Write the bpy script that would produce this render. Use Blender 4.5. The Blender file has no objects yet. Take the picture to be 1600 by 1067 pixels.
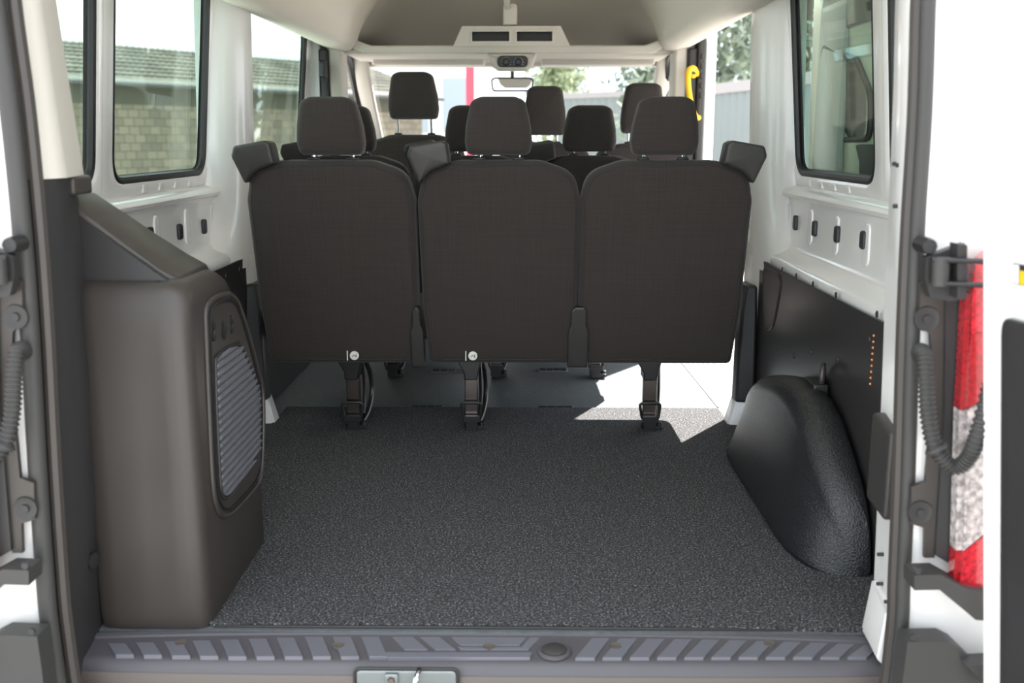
import bpy, bmesh, math, random
from mathutils import Vector, Matrix
random.seed(4)
S = bpy.context.scene
COL = S.collection
PI = math.pi

# ------------------------------------------------------------------ camera
F_PX = 1556.0
PITCH = math.radians(11.55)
YAW = math.radians(0.74)
CAM = Vector((0.085, 0.0, 1.0))
cam_d = bpy.data.cameras.new('camera')
cam = bpy.data.objects.new('camera', cam_d)
COL.objects.link(cam)
cam.location = CAM
cam.rotation_euler = (PI/2 - PITCH, 0, YAW)
cam_d.sensor_width = 36
cam_d.lens = F_PX*36/1600
cam_d.clip_start = 0.05
cam_d.clip_end = 500
cam_d.dof.use_dof = True
cam_d.dof.focus_distance = 2.95
cam_d.dof.aperture_fstop = 3.6
S.camera = cam
RM = cam.rotation_euler.to_matrix()

# ------------------------------------------------------------------ world, sun, exposure
w = bpy.data.worlds.new('sky'); S.world = w; w.use_nodes = True
nt = w.node_tree; nt.nodes.clear()
wo = nt.nodes.new('ShaderNodeOutputWorld'); bg = nt.nodes.new('ShaderNodeBackground')
tc = nt.nodes.new('ShaderNodeTexCoord'); nz = nt.nodes.new('ShaderNodeTexNoise'); rp = nt.nodes.new('ShaderNodeValToRGB')
nz.inputs['Scale'].default_value = 2.2; nz.inputs['Detail'].default_value = 5
rp.color_ramp.elements[0].position = 0.38; rp.color_ramp.elements[0].color = (0.72, 0.86, 0.98, 1)
rp.color_ramp.elements[1].position = 0.62; rp.color_ramp.elements[1].color = (1, 1, 1, 1)
nt.links.new(tc.outputs['Generated'], nz.inputs['Vector']); nt.links.new(nz.outputs['Fac'], rp.inputs['Fac'])
nt.links.new(rp.outputs['Color'], bg.inputs['Color']); nt.links.new(bg.outputs[0], wo.inputs[0])
bg.inputs['Strength'].default_value = 1.55
sun_d = bpy.data.lights.new('sun', 'SUN'); sun = bpy.data.objects.new('sun', sun_d); COL.objects.link(sun)
sun_d.energy = 13.0; sun_d.angle = math.radians(0.7); sun_d.color = (1, 0.96, 0.9)
sun.rotation_euler = Vector((-0.80, -1.15, -1.64)).to_track_quat('-Z', 'Y').to_euler()
sun.location = (6, 10, 12)
S.view_settings.view_transform = 'Standard'
S.view_settings.look = 'None'
S.view_settings.gamma = 1
S.view_settings.use_curve_mapping = False
S.view_settings.exposure = 0.95

# ------------------------------------------------------------------ helpers
def P(px, py, X=None, Y=None, Z=None):
    """world point where the sight line through a photo pixel meets the plane x=X, y=Y or z=Z"""
    d = RM @ Vector(((px-800)/F_PX, (533.5-py)/F_PX, -1))
    if X is not None: t = (X-CAM.x)/d.x
    elif Y is not None: t = (Y-CAM.y)/d.y
    else: t = (Z-CAM.z)/d.z
    return CAM + d*t

def mat(name, col, rough=0.5, metal=0, bump=None, coat=0, spec=0.5, var=None, emit=None, trans=0):
    """var=(scale, amount) colour mottling; bump=(scale, strength, distance)"""
    m = bpy.data.materials.new(name); m.use_nodes = True
    n = m.node_tree; b = n.nodes['Principled BSDF']
    b.inputs['Base Color'].default_value = (*col, 1)
    b.inputs['Roughness'].default_value = rough
    b.inputs['Metallic'].default_value = metal
    b.inputs['Specular IOR Level'].default_value = spec
    b.inputs['Coat Weight'].default_value = coat
    b.inputs['Coat Roughness'].default_value = 0.08
    b.inputs['Transmission Weight'].default_value = trans
    t = n.nodes.new('ShaderNodeTexCoord')
    if var:
        z = n.nodes.new('ShaderNodeTexNoise'); z.inputs['Scale'].default_value = var[0]; z.inputs['Detail'].default_value = 3
        r = n.nodes.new('ShaderNodeValToRGB'); a = var[1]
        r.color_ramp.elements[0].position = 0.35; r.color_ramp.elements[1].position = 0.65
        r.color_ramp.elements[0].color = (*[c*(1-a) for c in col], 1)
        r.color_ramp.elements[1].color = (*[min(1, c*(1+a)) for c in col], 1)
        n.links.new(t.outputs['Object'], z.inputs['Vector']); n.links.new(z.outputs['Fac'], r.inputs['Fac'])
        n.links.new(r.outputs['Color'], b.inputs['Base Color'])
    if bump:
        z = n.nodes.new('ShaderNodeTexNoise'); z.inputs['Scale'].default_value = bump[0]; z.inputs['Detail'].default_value = 3
        u = n.nodes.new('ShaderNodeBump'); u.inputs['Strength'].default_value = bump[1]; u.inputs['Distance'].default_value = bump[2]
        n.links.new(t.outputs['Object'], z.inputs['Vector']); n.links.new(z.outputs['Fac'], u.inputs['Height'])
        n.links.new(u.outputs['Normal'], b.inputs['Normal'])
    if emit:
        b.inputs['Emission Color'].default_value = (*emit[0], 1); b.inputs['Emission Strength'].default_value = emit[1]
    return m

M = {}
M['white'] = mat('white_paint', (0.83, 0.815, 0.80), 0.25, coat=0.7)
M['trim'] = mat('beige_trim', (0.60, 0.56, 0.50), 0.6, bump=(500, 0.1, 0.001))
M['liner'] = mat('headliner_cloth', (0.68, 0.63, 0.56), 0.95, bump=(600, 0.2, 0.001))
M['plastic'] = mat('grey_brown_plastic', (0.046, 0.039, 0.035), 0.40, bump=(900, 0.12, 0.0006))
M['dark'] = mat('dark_plastic', (0.028, 0.027, 0.028), 0.45)
M['board'] = mat('black_board', (0.032, 0.030, 0.031), 0.30, var=(3, 0.1))
M['rubber'] = mat('door_rubber', (0.045, 0.043, 0.042), 0.55)
M['blackrubber'] = mat('window_rubber', (0.012, 0.012, 0.013), 0.45)
M['arch'] = mat('grained_black_plastic', (0.014, 0.015, 0.017), 0.22, spec=0.7, bump=(260, 1.0, 0.0028))
M['sill'] = mat('sill_plastic', (0.085, 0.080, 0.090), 0.45)
M['sill_face'] = mat('sill_face_reflection', (0.12, 0.10, 0.09), 0.5)  # same grey plastic, with a brown reflection put into its colour
M['pad'] = mat('sill_tread', (0.15, 0.15, 0.175), 0.5)
M['cover'] = mat('retractor_plastic', (0.036, 0.033, 0.032), 0.42, bump=(700, 0.1, 0.0006))
M['steel'] = mat('dark_steel', (0.30, 0.25, 0.23), 0.22, metal=1)
M['black'] = mat('black_metal', (0.02, 0.02, 0.02), 0.35)
M['chrome'] = mat('chrome', (0.75, 0.76, 0.78), 0.12, metal=1)
M['silver'] = mat('silver_paint', (0.26, 0.28, 0.28), 0.35, metal=0.6)
M['vinyl'] = mat('vinyl_floor', (0.12, 0.13, 0.14), 0.5, var=(60, 0.12))
M['vent'] = mat('vent_grille', (0.26, 0.27, 0.29), 0.4)
M['louver'] = mat('louver_plastic', (0.21, 0.21, 0.235), 0.45, var=(300, 0.08))
M['yellow'] = mat('yellow_plastic', (0.95, 0.52, 0.01), 0.35)
M['bulb'] = mat('clear_bulb_plastic', (0.42, 0.38, 0.37), 0.15, var=(90, 0.45))
M['red'] = mat('red_lens', (0.45, 0.008, 0.02), 0.12, coat=1, var=(160, 0.45))
M['reddark'] = mat('red_lens_deep', (0.36, 0.005, 0.012), 0.12, coat=1, var=(160, 0.3))
M['tag'] = mat('white_tag', (0.75, 0.72, 0.68), 0.5)
M['blue'] = mat('blue_label', (0.03, 0.25, 0.6), 0.4)
M['orange'] = mat('amber_sealant', (0.8, 0.28, 0.08), 0.5)
M['hole'] = mat('hole_dark', (0.03, 0.032, 0.036), 0.4)
M['mirror'] = mat('mirror_glass', (0.8, 0.82, 0.82), 0.03, metal=1)

def fabric():
    m = mat('seat_fabric', (0.04, 0.034, 0.031), 0.95)
    n = m.node_tree; b = n.nodes['Principled BSDF']
    b.inputs['Sheen Weight'].default_value = 0.12; b.inputs['Sheen Roughness'].default_value = 0.5
    t = n.nodes.new('ShaderNodeTexCoord')
    bands = []
    for ax, sc in ((0, 520), (2, 520)):
        mp = n.nodes.new('ShaderNodeMapping')
        s = [6, 6, 6]; s[ax] = sc
        mp.inputs['Scale'].default_value = s
        z = n.nodes.new('ShaderNodeTexNoise'); z.inputs['Scale'].default_value = 1.0; z.inputs['Detail'].default_value = 2
        n.links.new(t.outputs['Object'], mp.inputs['Vector']); n.links.new(mp.outputs[0], z.inputs['Vector'])
        bands.append(z)
    a = n.nodes.new('ShaderNodeMath'); a.operation = 'ADD'
    n.links.new(bands[0].outputs['Fac'], a.inputs[0]); n.links.new(bands[1].outputs['Fac'], a.inputs[1])
    r = n.nodes.new('ShaderNodeValToRGB')
    r.color_ramp.elements[0].position = 0.6; r.color_ramp.elements[0].color = (0.0235, 0.0185, 0.0165, 1)
    r.color_ramp.elements[1].position = 1.0; r.color_ramp.elements[1].color = (0.034, 0.0268, 0.0238, 1)
    h = n.nodes.new('ShaderNodeMath'); h.operation = 'MULTIPLY'; h.inputs[1].default_value = 0.85
    n.links.new(a.outputs[0], h.inputs[0]); n.links.new(h.outputs[0], r.inputs['Fac'])
    n.links.new(r.outputs['Color'], b.inputs['Base Color'])
    u = n.nodes.new('ShaderNodeBump'); u.inputs['Strength'].default_value = 0.25; u.inputs['Distance'].default_value = 0.001
    n.links.new(a.outputs[0], u.inputs['Height']); n.links.new(u.outputs['Normal'], b.inputs['Normal'])
    return m
M['fabric'] = fabric()

def carpet_mat():
    m = mat('speckled_carpet', (0.04, 0.04, 0.042), 0.98)
    n = m.node_tree; b = n.nodes['Principled BSDF']
    t = n.nodes.new('ShaderNodeTexCoord')
    z = n.nodes.new('ShaderNodeTexNoise'); z.inputs['Scale'].default_value = 210; z.inputs['Detail'].default_value = 4; z.inputs['Roughness'].default_value = 0.7
    r = n.nodes.new('ShaderNodeValToRGB')
    e = r.color_ramp.elements
    e[0].position = 0.40; e[0].color = (0.012, 0.012, 0.013, 1)
    e[1].position = 0.72; e[1].color = (0.46, 0.46, 0.48, 1)
    k = e.new(0.55); k.color = (0.068, 0.067, 0.070, 1)
    n.links.new(t.outputs['Object'], z.inputs['Vector']); n.links.new(z.outputs['Fac'], r.inputs['Fac'])
    n.links.new(r.outputs['Color'], b.inputs['Base Color'])
    u = n.nodes.new('ShaderNodeBump'); u.inputs['Strength'].default_value = 0.6; u.inputs['Distance'].default_value = 0.004
    n.links.new(z.outputs['Fac'], u.inputs['Height']); n.links.new(u.outputs['Normal'], b.inputs['Normal'])
    return m
M['carpet'] = carpet_mat()

def glass_mat(name, tint, refl=0.9):
    m = bpy.data.materials.new(name); m.use_nodes = True
    n = m.node_tree; n.nodes.clear()
    o = n.nodes.new('ShaderNodeOutputMaterial'); mx = n.nodes.new('ShaderNodeMixShader')
    tr = n.nodes.new('ShaderNodeBsdfTransparent'); gl = n.nodes.new('ShaderNodeBsdfGlossy'); fr = n.nodes.new('ShaderNodeLayerWeight')
    tr.inputs['Color'].default_value = (*tint, 1); gl.inputs['Roughness'].default_value = 0.01
    gl.inputs['Color'].default_value = (refl, refl, refl, 1); fr.inputs['Blend'].default_value = 0.5
    pw = n.nodes.new('ShaderNodeMath'); pw.operation = 'POWER'; pw.inputs[1].default_value = 4.0
    ad = n.nodes.new('ShaderNodeMath'); ad.operation = 'MULTIPLY_ADD'; ad.inputs[1].default_value = 0.35; ad.inputs[2].default_value = 0.03
    n.links.new(fr.outputs['Facing'], pw.inputs[0]); n.links.new(pw.outputs[0], ad.inputs[0]); n.links.new(ad.outputs[0], mx.inputs[0]); n.links.new(tr.outputs[0], mx.inputs[1]); n.links.new(gl.outputs[0], mx.inputs[2])
    n.links.new(mx.outputs[0], o.inputs[0])
    return m
M['glass'] = glass_mat('tinted_glass', (0.80, 0.90, 0.85))
M['clearglass'] = glass_mat('windscreen_glass', (0.95, 0.98, 0.97))
M['darkglass'] = mat('dark_door_glass', (0.012, 0.03, 0.028), 0.08)

WLOC = {}
def obj(name, bm, m, parent=None, label=None, cat=None, group=None, kind=None, smooth=True, bevel=0, bseg=2, local=False, subsurf=0):
    me = bpy.data.meshes.new(name)
    bmesh.ops.recalc_face_normals(bm, faces=bm.faces)
    if parent is None:
        xs = [v.co for v in bm.verts]
        lo = Vector((min(c.x for c in xs), min(c.y for c in xs), min(c.z for c in xs)))
        hi = Vector((max(c.x for c in xs), max(c.y for c in xs), max(c.z for c in xs)))
        org = Vector(((lo.x+hi.x)/2, (lo.y+hi.y)/2, lo.z))
    else:
        org = Vector((0, 0, 0)) if local else WLOC[parent.name]
    bmesh.ops.translate(bm, verts=bm.verts, vec=-org)
    bm.to_mesh(me); bm.free()
    o = bpy.data.objects.new(name, me); COL.objects.link(o)
    me.materials.append(m)
    if parent is None:
        o.location = org; WLOC[o.name] = org
    else:
        o.parent = parent; WLOC[o.name] = WLOC[parent.name]
    if bevel:
        b = o.modifiers.new('bevel', 'BEVEL'); b.width = bevel; b.segments = bseg; b.limit_method = 'ANGLE'; b.angle_limit = math.radians(40)
    if subsurf:
        b = o.modifiers.new('sub', 'SUBSURF'); b.levels = subsurf; b.render_levels = subsurf
    if smooth:
        for p in me.polygons: p.use_smooth = True
        me.set_sharp_from_angle(angle=math.radians(38))
    if label: o['label'] = label
    if cat: o['category'] = cat
    if group: o['group'] = group
    if kind: o['kind'] = kind
    return o

def empty(name, loc, label, cat, group=None, kind=None):
    o = bpy.data.objects.new(name, None); COL.objects.link(o)
    o.location = loc; o['label'] = label; o['category'] = cat; o.empty_display_size = 0.05
    if group: o['group'] = group
    if kind: o['kind'] = kind
    WLOC[o.name] = Vector(loc)
    return o

def NB(): return bmesh.new()

def box(bm, x0, x1, y0, y1, z0, z1):
    v = [bm.verts.new((x, y, z)) for x in (x0, x1) for y in (y0, y1) for z in (z0, z1)]
    for f in ((0, 1, 3, 2), (4, 6, 7, 5), (0, 4, 5, 1), (2, 3, 7, 6), (0, 2, 6, 4), (1, 5, 7, 3)):
        bm.faces.new([v[i] for i in f])
    return bm

def loft(bm, secs, closed=True, caps=True):
    rings = [[bm.verts.new(p) for p in s] for s in secs]
    n = len(rings[0])
    for a, b in zip(rings, rings[1:]):
        for i in range(n if closed else n-1):
            j = (i+1) % n
            bm.faces.new((a[i], a[j], b[j], b[i]))
    if caps and closed:
        bm.faces.new(rings[0]); bm.faces.new(rings[-1][::-1])
    return bm

def tube(bm, pts, r, seg=10, closed=False, caps=True):
    pts = [Vector(p) for p in pts]; n = len(pts)
    rf = r if callable(r) else (lambda i: r)
    t0 = (pts[1]-pts[0]).normalized()
    up = Vector((0, 0, 1)) if abs(t0.z) < 0.9 else Vector((1, 0, 0))
    u = t0.cross(up).normalized()
    rings = []
    for i, p in enumerate(pts):
        if closed: t = (pts[(i+1) % n]-pts[i-1]).normalized()
        else: t = (pts[min(i+1, n-1)]-pts[max(i-1, 0)]).normalized()
        u = (u - t*u.dot(t)).normalized(); v = t.cross(u)
        rr = rf(i)
        rings.append([bm.verts.new(p+(u*math.cos(2*PI*k/seg)+v*math.sin(2*PI*k/seg))*rr) for k in range(seg)])
    m = n if closed else n-1
    for i in range(m):
        a, b = rings[i], rings[(i+1) % n]
        for k in range(seg):
            j = (k+1) % seg
            bm.faces.new((a[k], a[j], b[j], b[k]))
    if not closed and caps:
        bm.faces.new(rings[0]); bm.faces.new(rings[-1][::-1])
    return bm

def smoothpath(pts, n=8):
    pts = [Vector(p) for p in pts]; out = []
    for i in range(len(pts)-1):
        p0 = pts[max(i-1, 0)]; p1 = pts[i]; p2 = pts[i+1]; p3 = pts[min(i+2, len(pts)-1)]
        for k in range(n):
            t = k/n
            out.append(0.5*((2*p1)+(p2-p0)*t+(2*p0-5*p1+4*p2-p3)*t*t+(3*p1-p0-3*p2+p3)*t**3))
    out.append(pts[-1]); return out

def rpoly(c, seg=6):
    """rounded polygon from (u, v, radius) corners"""
    out = []; n = len(c)
    for i in range(n):
        p = Vector(c[i][:2]); a = Vector(c[i-1][:2]); b = Vector(c[(i+1) % n][:2]); r = c[i][2]
        if r <= 0: out.append(p); continue
        da = (a-p); db = (b-p); la = da.length; lb = db.length; da.normalize(); db.normalize()
        ang = da.angle(db); d = min(r/math.tan(ang/2), la*0.49, lb*0.49)
        s = p+da*d; e = p+db*d
        for k in range(seg+1):
            t = k/seg
            out.append(s*(1-t)**2+p*2*t*(1-t)+e*t*t)
    return out

def area(o):
    return sum(o[i][0]*o[(i+1) % len(o)][1]-o[(i+1) % len(o)][0]*o[i][1] for i in range(len(o)))/2

def inset(o, d):
    """offset an anticlockwise outline inward by d"""
    n = len(o); res = []
    for i in range(n):
        a = (o[i]-o[i-1]); b = (o[(i+1) % n]-o[i])
        if a.length < 1e-7: a = b
        if b.length < 1e-7: b = a
        a.normalize(); b.normalize()
        na = Vector((-a.y, a.x)); nb = Vector((-b.y, b.x))
        m = na+nb
        if m.length < 1e-6: m = na
        m.normalize()
        k = max(0.5, m.dot(na))
        res.append(o[i]+m*(d/k))
    return res

def slab(bm, outline, thick, r, T, crown=(0, 0), seg=4):
    """rounded-edge slab: outline (u,v), thickness along w from 0 to thick, crown = bulge of the w=0 side and of the far side"""
    o = [Vector(p) for p in outline]
    if area(o) < 0: o = o[::-1]
    r = min(r, thick/2)
    c = sum(o, Vector((0, 0)))/len(o)
    secs = []
    core = inset(o, r)
    def rings(side):
        L = []
        base = 0 if side == 0 else thick; sg = 1 if side == 0 else -1; cr = crown[side]
        for k in (0.25, 0.55, 0.8, 0.93):
            L.append([(c+(p-c)*k, base-sg*cr*(1-k*k)) for p in core])
        for s in range(seg+1):
            a = PI/2*s/seg
            L.append([(p, base+sg*r*(1-math.cos(a))) for p in inset(o, r*(1-math.sin(a)))])
        return L
    A = rings(0); B = rings(1)[::-1]
    allr = A+B
    vs = [[bm.verts.new(T(p.x, p.y, wv)) for p, wv in ring] for ring in allr]
    n = len(o)
    for a, b in zip(vs, vs[1:]):
        for i in range(n):
            j = (i+1) % n
            bm.faces.new((a[i], a[j], b[j], b[i]))
    for ring, base, cr, sg in ((vs[0], 0, crown[0], 1), (vs[-1], thick, crown[1], -1)):
        cv = bm.verts.new(T(c.x, c.y, base-sg*cr))
        for i in range(n): bm.faces.new((ring[i], ring[(i+1) % n], cv))
    return bm

def prism(bm, pts, T, w0, w1):
    loft(bm, [[T(p[0], p[1], w0) for p in pts], [T(p[0], p[1], w1) for p in pts]])
    return bm

def lathe(bm, c, axis, prof, seg=20):
    c = Vector(c); axis = Vector(axis).normalized()
    u = axis.orthogonal().normalized(); v = axis.cross(u)
    secs = [[c+axis*h+(u*math.cos(2*PI*k/seg)+v*math.sin(2*PI*k/seg))*rr for k in range(seg)] for rr, h in prof]
    return loft(bm, secs)

TXZ = lambda y0, s=1: (lambda u, v, w: Vector((u, y0+s*w, v)))       # outline in x,z
TYZ = lambda x0, s=1: (lambda u, v, w: Vector((x0+s*w, u, v)))       # outline in y,z
TXY = lambda z0, s=1: (lambda u, v, w: Vector((u, v, z0+s*w)))       # outline in x,y

# pixel-free frame of the van body
Y_SEAL = 1.74
def glass_x(z): return 1.020-0.09*(z-0.88)

# ================================================================== SETTING
STR = dict(kind='structure')
# floor
bm = NB(); box(bm, -0.93, 0.95, 1.895, 5.05, -0.06, 0)
fl = obj('floor', bm, M['vinyl'], label='grey vinyl floor of the van seen between the seat legs', cat='floor', **STR)
bm = NB(); box(bm, -0.80, 0.80, 5.05, 6.45, -0.06, 0)
obj('floor', bm, M['vinyl'], label='grey cab floor ahead of the front seats', cat='floor', **STR)

# ribbed step at the sliding door opening
bm = NB()
for k in range(5):
    box(bm, 0.83+k*0.022, 0.838+k*0.022, 3.62, 4.85, 0, 0.0012)
a = P(1066, 568, Z=0); b = P(1122, 637, Z=0)
tube(bm, [a, (a+b)/2, b], 0.004, 6)
obj('step_rib', bm, M['vent'], parent=fl)

def wall(s, name, y_end_low):
    side = 'left' if s < 0 else 'right'
    W = lambda x, y, z: Vector((s*x, y, z))
    # lower and middle wall
    prof = [(0.905, -0.03), (0.905, 0.59), (0.905, 0.603), (0.915, 0.618), (0.955, 0.640), (0.966, 0.655), (0.970, 0.69),
            (0.970, 0.795), (0.966, 0.806), (0.950, 0.812), (0.946, 0.822), (0.955, 0.834), (0.990, 0.845)]
    bm = NB()
    ys = [1.80, 2.2, 2.6, 3.0, 3.3, 3.45]
    if y_end_low > 3.6: ys += [4.0, 4.9]
    loft(bm, [[W(x, y, z) for x, z in prof] for y in ys], closed=False, caps=False)
    # outer skin behind it
    ox = [(1.02, -0.45), (1.05, 0.2), (1.05, 0.7), (1.024, 0.88)]
    loft(bm, [[W(x, y, z) for x, z in ox] for y in (1.70, ys[-1]+0.12)], closed=False, caps=False)
    holes = [(1.99, 2.50), (2.615, 3.375)]
    if s < 0: holes.append((3.76, 4.84))
    zb, zt = 0.845, 1.56
    edges = [1.80, 2.54, 3.55] if s > 0 else [1.80, 2.54, 3.56, 4.95]
    for k, (h0, h1) in enumerate(holes):
        y0, y1 = edges[k], edges[k+1]
        hole = rpoly([(h0, 0.888, 0.07), (h1, 0.888, 0.07), (h1, 1.50, 0.07), (h0, 1.50, 0.07)], 8)
        hc = Vector(((h0+h1)/2, 1.19))
        def rect_pt(p):
            d = p-hc
            sx = (y1-hc.x)/d.x if d.x > 1e-6 else ((y0-hc.x)/d.x if d.x < -1e-6 else 1e9)
            sz = (zt-hc.y)/d.y if d.y > 1e-6 else ((zb-hc.y)/d.y if d.y < -1e-6 else 1e9)
            return hc+d*min(sx, sz)
        outer = [rect_pt(p) for p in hole]
        # snap the nearest outer points onto the rectangle corners
        for cy in (y0, y1):
            for cz in (zb, zt):
                i = min(range(len(outer)), key=lambda q: (outer[q]-Vector((cy, cz))).length)
                outer[i] = Vector((cy, cz))
        lip = inset(hole, -0.022)
        lip2 = inset(hole, -0.010)
        secs = [[W(glass_x(p.y)-0.033, p.x, p.y) for p in outer],
                [W(glass_x(p.y)-0.036, p.x, p.y) for p in lip],
                [W(glass_x(p.y)-0.030, p.x, p.y) for p in lip2],
                [W(glass_x(p.y)-0.002, p.x, p.y) for p in hole]]
        loft(bm, secs, caps=False)
    w_ = obj(name, bm, M['white'], label=f'white painted inner {side} side wall of the van with window openings', cat='wall', **STR)
    # window glass and rubber
    for k, (h0, h1) in enumerate(holes):
        hole = rpoly([(h0, 0.888, 0.07), (h1, 0.888, 0.07), (h1, 1.50, 0.07), (h0, 1.50, 0.07)], 8)
        bm = NB()
        tube(bm, [W(glass_x(p.y)-0.020, p.x, p.y) for p in hole if True][::1], 0.0125, 8, closed=True)
        where = ['beside the rear door', 'behind the last seat row', 'beside the middle seat row'][k]
        wn = obj('window_%d' % (k+1 if s < 0 else k+4), bm, M['blackrubber'], label=f'black rubber framed {side} side window {where}', cat='window', **STR)
        bm = NB()
        g = inset(hole, 0.002)
        loft(bm, [[W(glass_x(p.y)-0.004, p.x, p.y) for p in g], [W(glass_x(p.y)+0.0, p.x, p.y) for p in g]])
        obj('pane', bm, M['glass'], parent=wn, smooth=False)
        # inner dark shoulder of the frame
        bm = NB()
        a1 = inset(hole, 0.0); b1 = inset(hole, 0.014)
        loft(bm, [[W(glass_x(p.y)-0.02, p.x, p.y) for p in a1], [W(glass_x(p.y)-0.006, p.x, p.y) for p in b1]], caps=False)
        obj('frame', bm, M['blackrubber'], parent=wn)
    # stamped ribs and beads under the window
    bm = NB()
    for k in range(4):
        yk = 2.80+k*0.13
        slab(bm, rpoly([(yk, 0.848, 0.006), (yk+0.045, 0.848, 0.006), (yk+0.04, 0.872, 0.008), (yk+0.005, 0.872, 0.008)], 3), 0.018, 0.006, TYZ(s*0.984, s*1))
    for k in range(5):
        yk = 2.30+k*0.26
        slab(bm, rpoly([(yk, 0.672, 0.02), (yk+0.05, 0.672, 0.02), (yk+0.045, 0.785, 0.02), (yk+0.005, 0.785, 0.02)], 4), 0.016, 0.006, TYZ(s*0.966, s*1))
    obj('pressing', bm, M['white'], parent=w_)
    # dark ovals painted for the shade inside open holes
    for (px, py) in ([(1243, 348), (1273, 357), (1308, 366), (1349, 375)] if s > 0 else [(235, 368), (281, 362), (319, 354)]):
        p = P(px, py, X=s*0.966)
        bm = NB()
        slab(bm, rpoly([(p.y-0.017, p.z-0.024, 0.012), (p.y+0.017, p.z-0.024, 0.012), (p.y+0.017, p.z+0.024, 0.012), (p.y-0.017, p.z+0.024, 0.012)], 4), 0.012, 0.004, TYZ(s*0.960, s*1))
        obj('hole_shade', bm, M['hole'], parent=w_, label='painted black oval plug')
    # C pillar
    bm = NB(); secs = []
    for z, f, dx in ((0.56, 0.30, 0.0), (0.61, 0.22, 0.0), (0.645, 0.12, 0), (0.70, 0.06, 0), (0.78, 0.02, 0), (0.9, 0, 0), (1.2, 0, 0.01), (1.6, -0.02, 0.02)):
        secs.append([W(x-dx, y, z) for x, y in ((1.01, 3.372-f*0.6), (0.968, 3.385-f*0.75), (0.93, 3.405-f*0.6), (0.900, 3.435-f*0.4), (0.880, 3.475-f*0.15), (0.872, 3.51),
                 (0.872, 3.56), (0.885, 3.575), (0.90, 3.577), (0.905, 3.59), (0.93, 3.60), (0.95, 3.60), (0.955, 3.62), (0.99, 3.63))])
    loft(bm, secs, closed=False, caps=False)
    lo = [[W(x, y, z) for x, y in ((0.90, 3.40), (0.873, 3.47), (0.872, 3.56), (0.885, 3.575), (0.91, 3.60), (0.955, 3.62), (0.99, 3.63))] for z in (-0.03, 0.60)]
    loft(bm, lo, closed=False, caps=False)
    obj('pillar', bm, M['white'], parent=w_)
    return w_

wl = wall(-1, 'wall_left', 4.9)
wr = wall(1, 'wall_right', 3.45)

# C pillar stampings, foot and dark covers
for s, w_ in ((-1, wl), (1, wr)):
    bm = NB()
    for z0, z1 in ((0.70, 0.82), (0.64, 0.69), (0.93, 0.99)):
        slab(bm, rpoly([(3.505, z0, 0.012), (3.545, z0, 0.012), (3.54, z1, 0.012), (3.51, z1, 0.012)], 4), 0.010, 0.003, TYZ(s*0.868, s))
    obj('stamping', bm, M['white'], parent=w_)
    bm = NB()
    secs = [[Vector((s*x, y, z)) for x, y in pts] for z, pts in
            ((0.0, ((0.90, 3.38), (0.80, 3.40), (0.80, 3.47), (0.90, 3.56))), (0.09, ((0.90, 3.39), (0.825, 3.41), (0.825, 3.47), (0.90, 3.55))), (0.10, ((0.90, 3.39), (0.83, 3.415), (0.83, 3.465), (0.90, 3.55))))]
    loft(bm, secs)
    obj('pillar_foot', bm, M['white'], parent=w_, bevel=0.006, label='white painted foot of the pillar')
    bm = NB()
    secs = [[Vector((s*x, y, z)) for x, y in pts] for z, pts in
            ((0.09, ((0.89, 3.38), (0.825, 3.39), (0.82, 3.43), (0.835, 3.50), (0.89, 3.52))), (0.40, ((0.89, 3.40), (0.835, 3.41), (0.83, 3.45), (0.84, 3.52), (0.89, 3.54))),
             (0.50, ((0.89, 3.42), (0.85, 3.43), (0.845, 3.46), (0.85, 3.53), (0.89, 3.55))))]
    loft(bm, secs)
    obj('pillar_cover', bm, M['dark'], parent=w_, bevel=0.01, bseg=3, label='dark plastic pillar cover')

# D pillars
bm = NB(); secs = []
for z, xs, xf, yf in ((-0.10, 0.80, 0.80, 1.90), (0, 0.797, 0.802, 1.90), (0.28, 0.79, 0.80, 1.92), (0.55, 0.775, 0.79, 1.92), (0.75, 0.76, 0.775, 1.90), (0.9, 0.75, 0.763, 1.88), (1.1, 0.74, 0.752, 1.87), (1.6, 0.70, 0.72, 1.86)):
    secs.append([Vector(p) for p in ((xs+0.04, 1.742, z), (xs+0.004, 1.742, z), (xs-0.002, 1.765, z), ((xs+xf)/2, 1.83, z), (xf, yf, z), (xf+0.012, yf+0.012, z), (0.93, 2.0, z), (0.975, 2.0, z))])
loft(bm, secs, closed=False, caps=False)
dpr = obj('pillar', bm, M['white'], parent=wr)
bm = NB()
for px, py in ((1352, 662), (1374, 866), (1373, 912), (1398, 256), (1404, 258), (1399, 322), (1385, 940)):
    p = P(px, py, X=0.79 if py > 500 else 0.752)
    lathe(bm, (p.x-0.004, min(max(p.y, 1.78), 1.9), p.z), (1, 0, 0), [(0.004, 0), (0.004, 0.012)], 8)
obj('fixing_hole', bm, M['hole'], parent=wr)
# white foot kick beside the sill
bm = NB()
loft(bm, [[P(1345, 984, Z=0.0), P(1362, 905, X=0.80), P(1372, 905, X=0.80), P(1376, 984, X=0.80)],
          [P(1370, 1030, Y=1.78), P(1384, 960, Y=1.78), P(1398, 960, Y=1.78), P(1398, 1060, Y=1.78)]])
obj('pillar_foot', bm, M['white'], parent=wr, bevel=0.004)
# cover box on right D pillar
bm = NB()
slab(bm, rpoly([(1.795, 0.285, 0.012), (1.90, 0.295, 0.012), (1.90, 0.475, 0.012), (1.795, 0.46, 0.012)], 4), 0.028, 0.008, TYZ(0.768))
obj('latch_cover', bm, M['cover'], label='dark plastic latch cover on the white right rear pillar', cat='cover')
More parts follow.
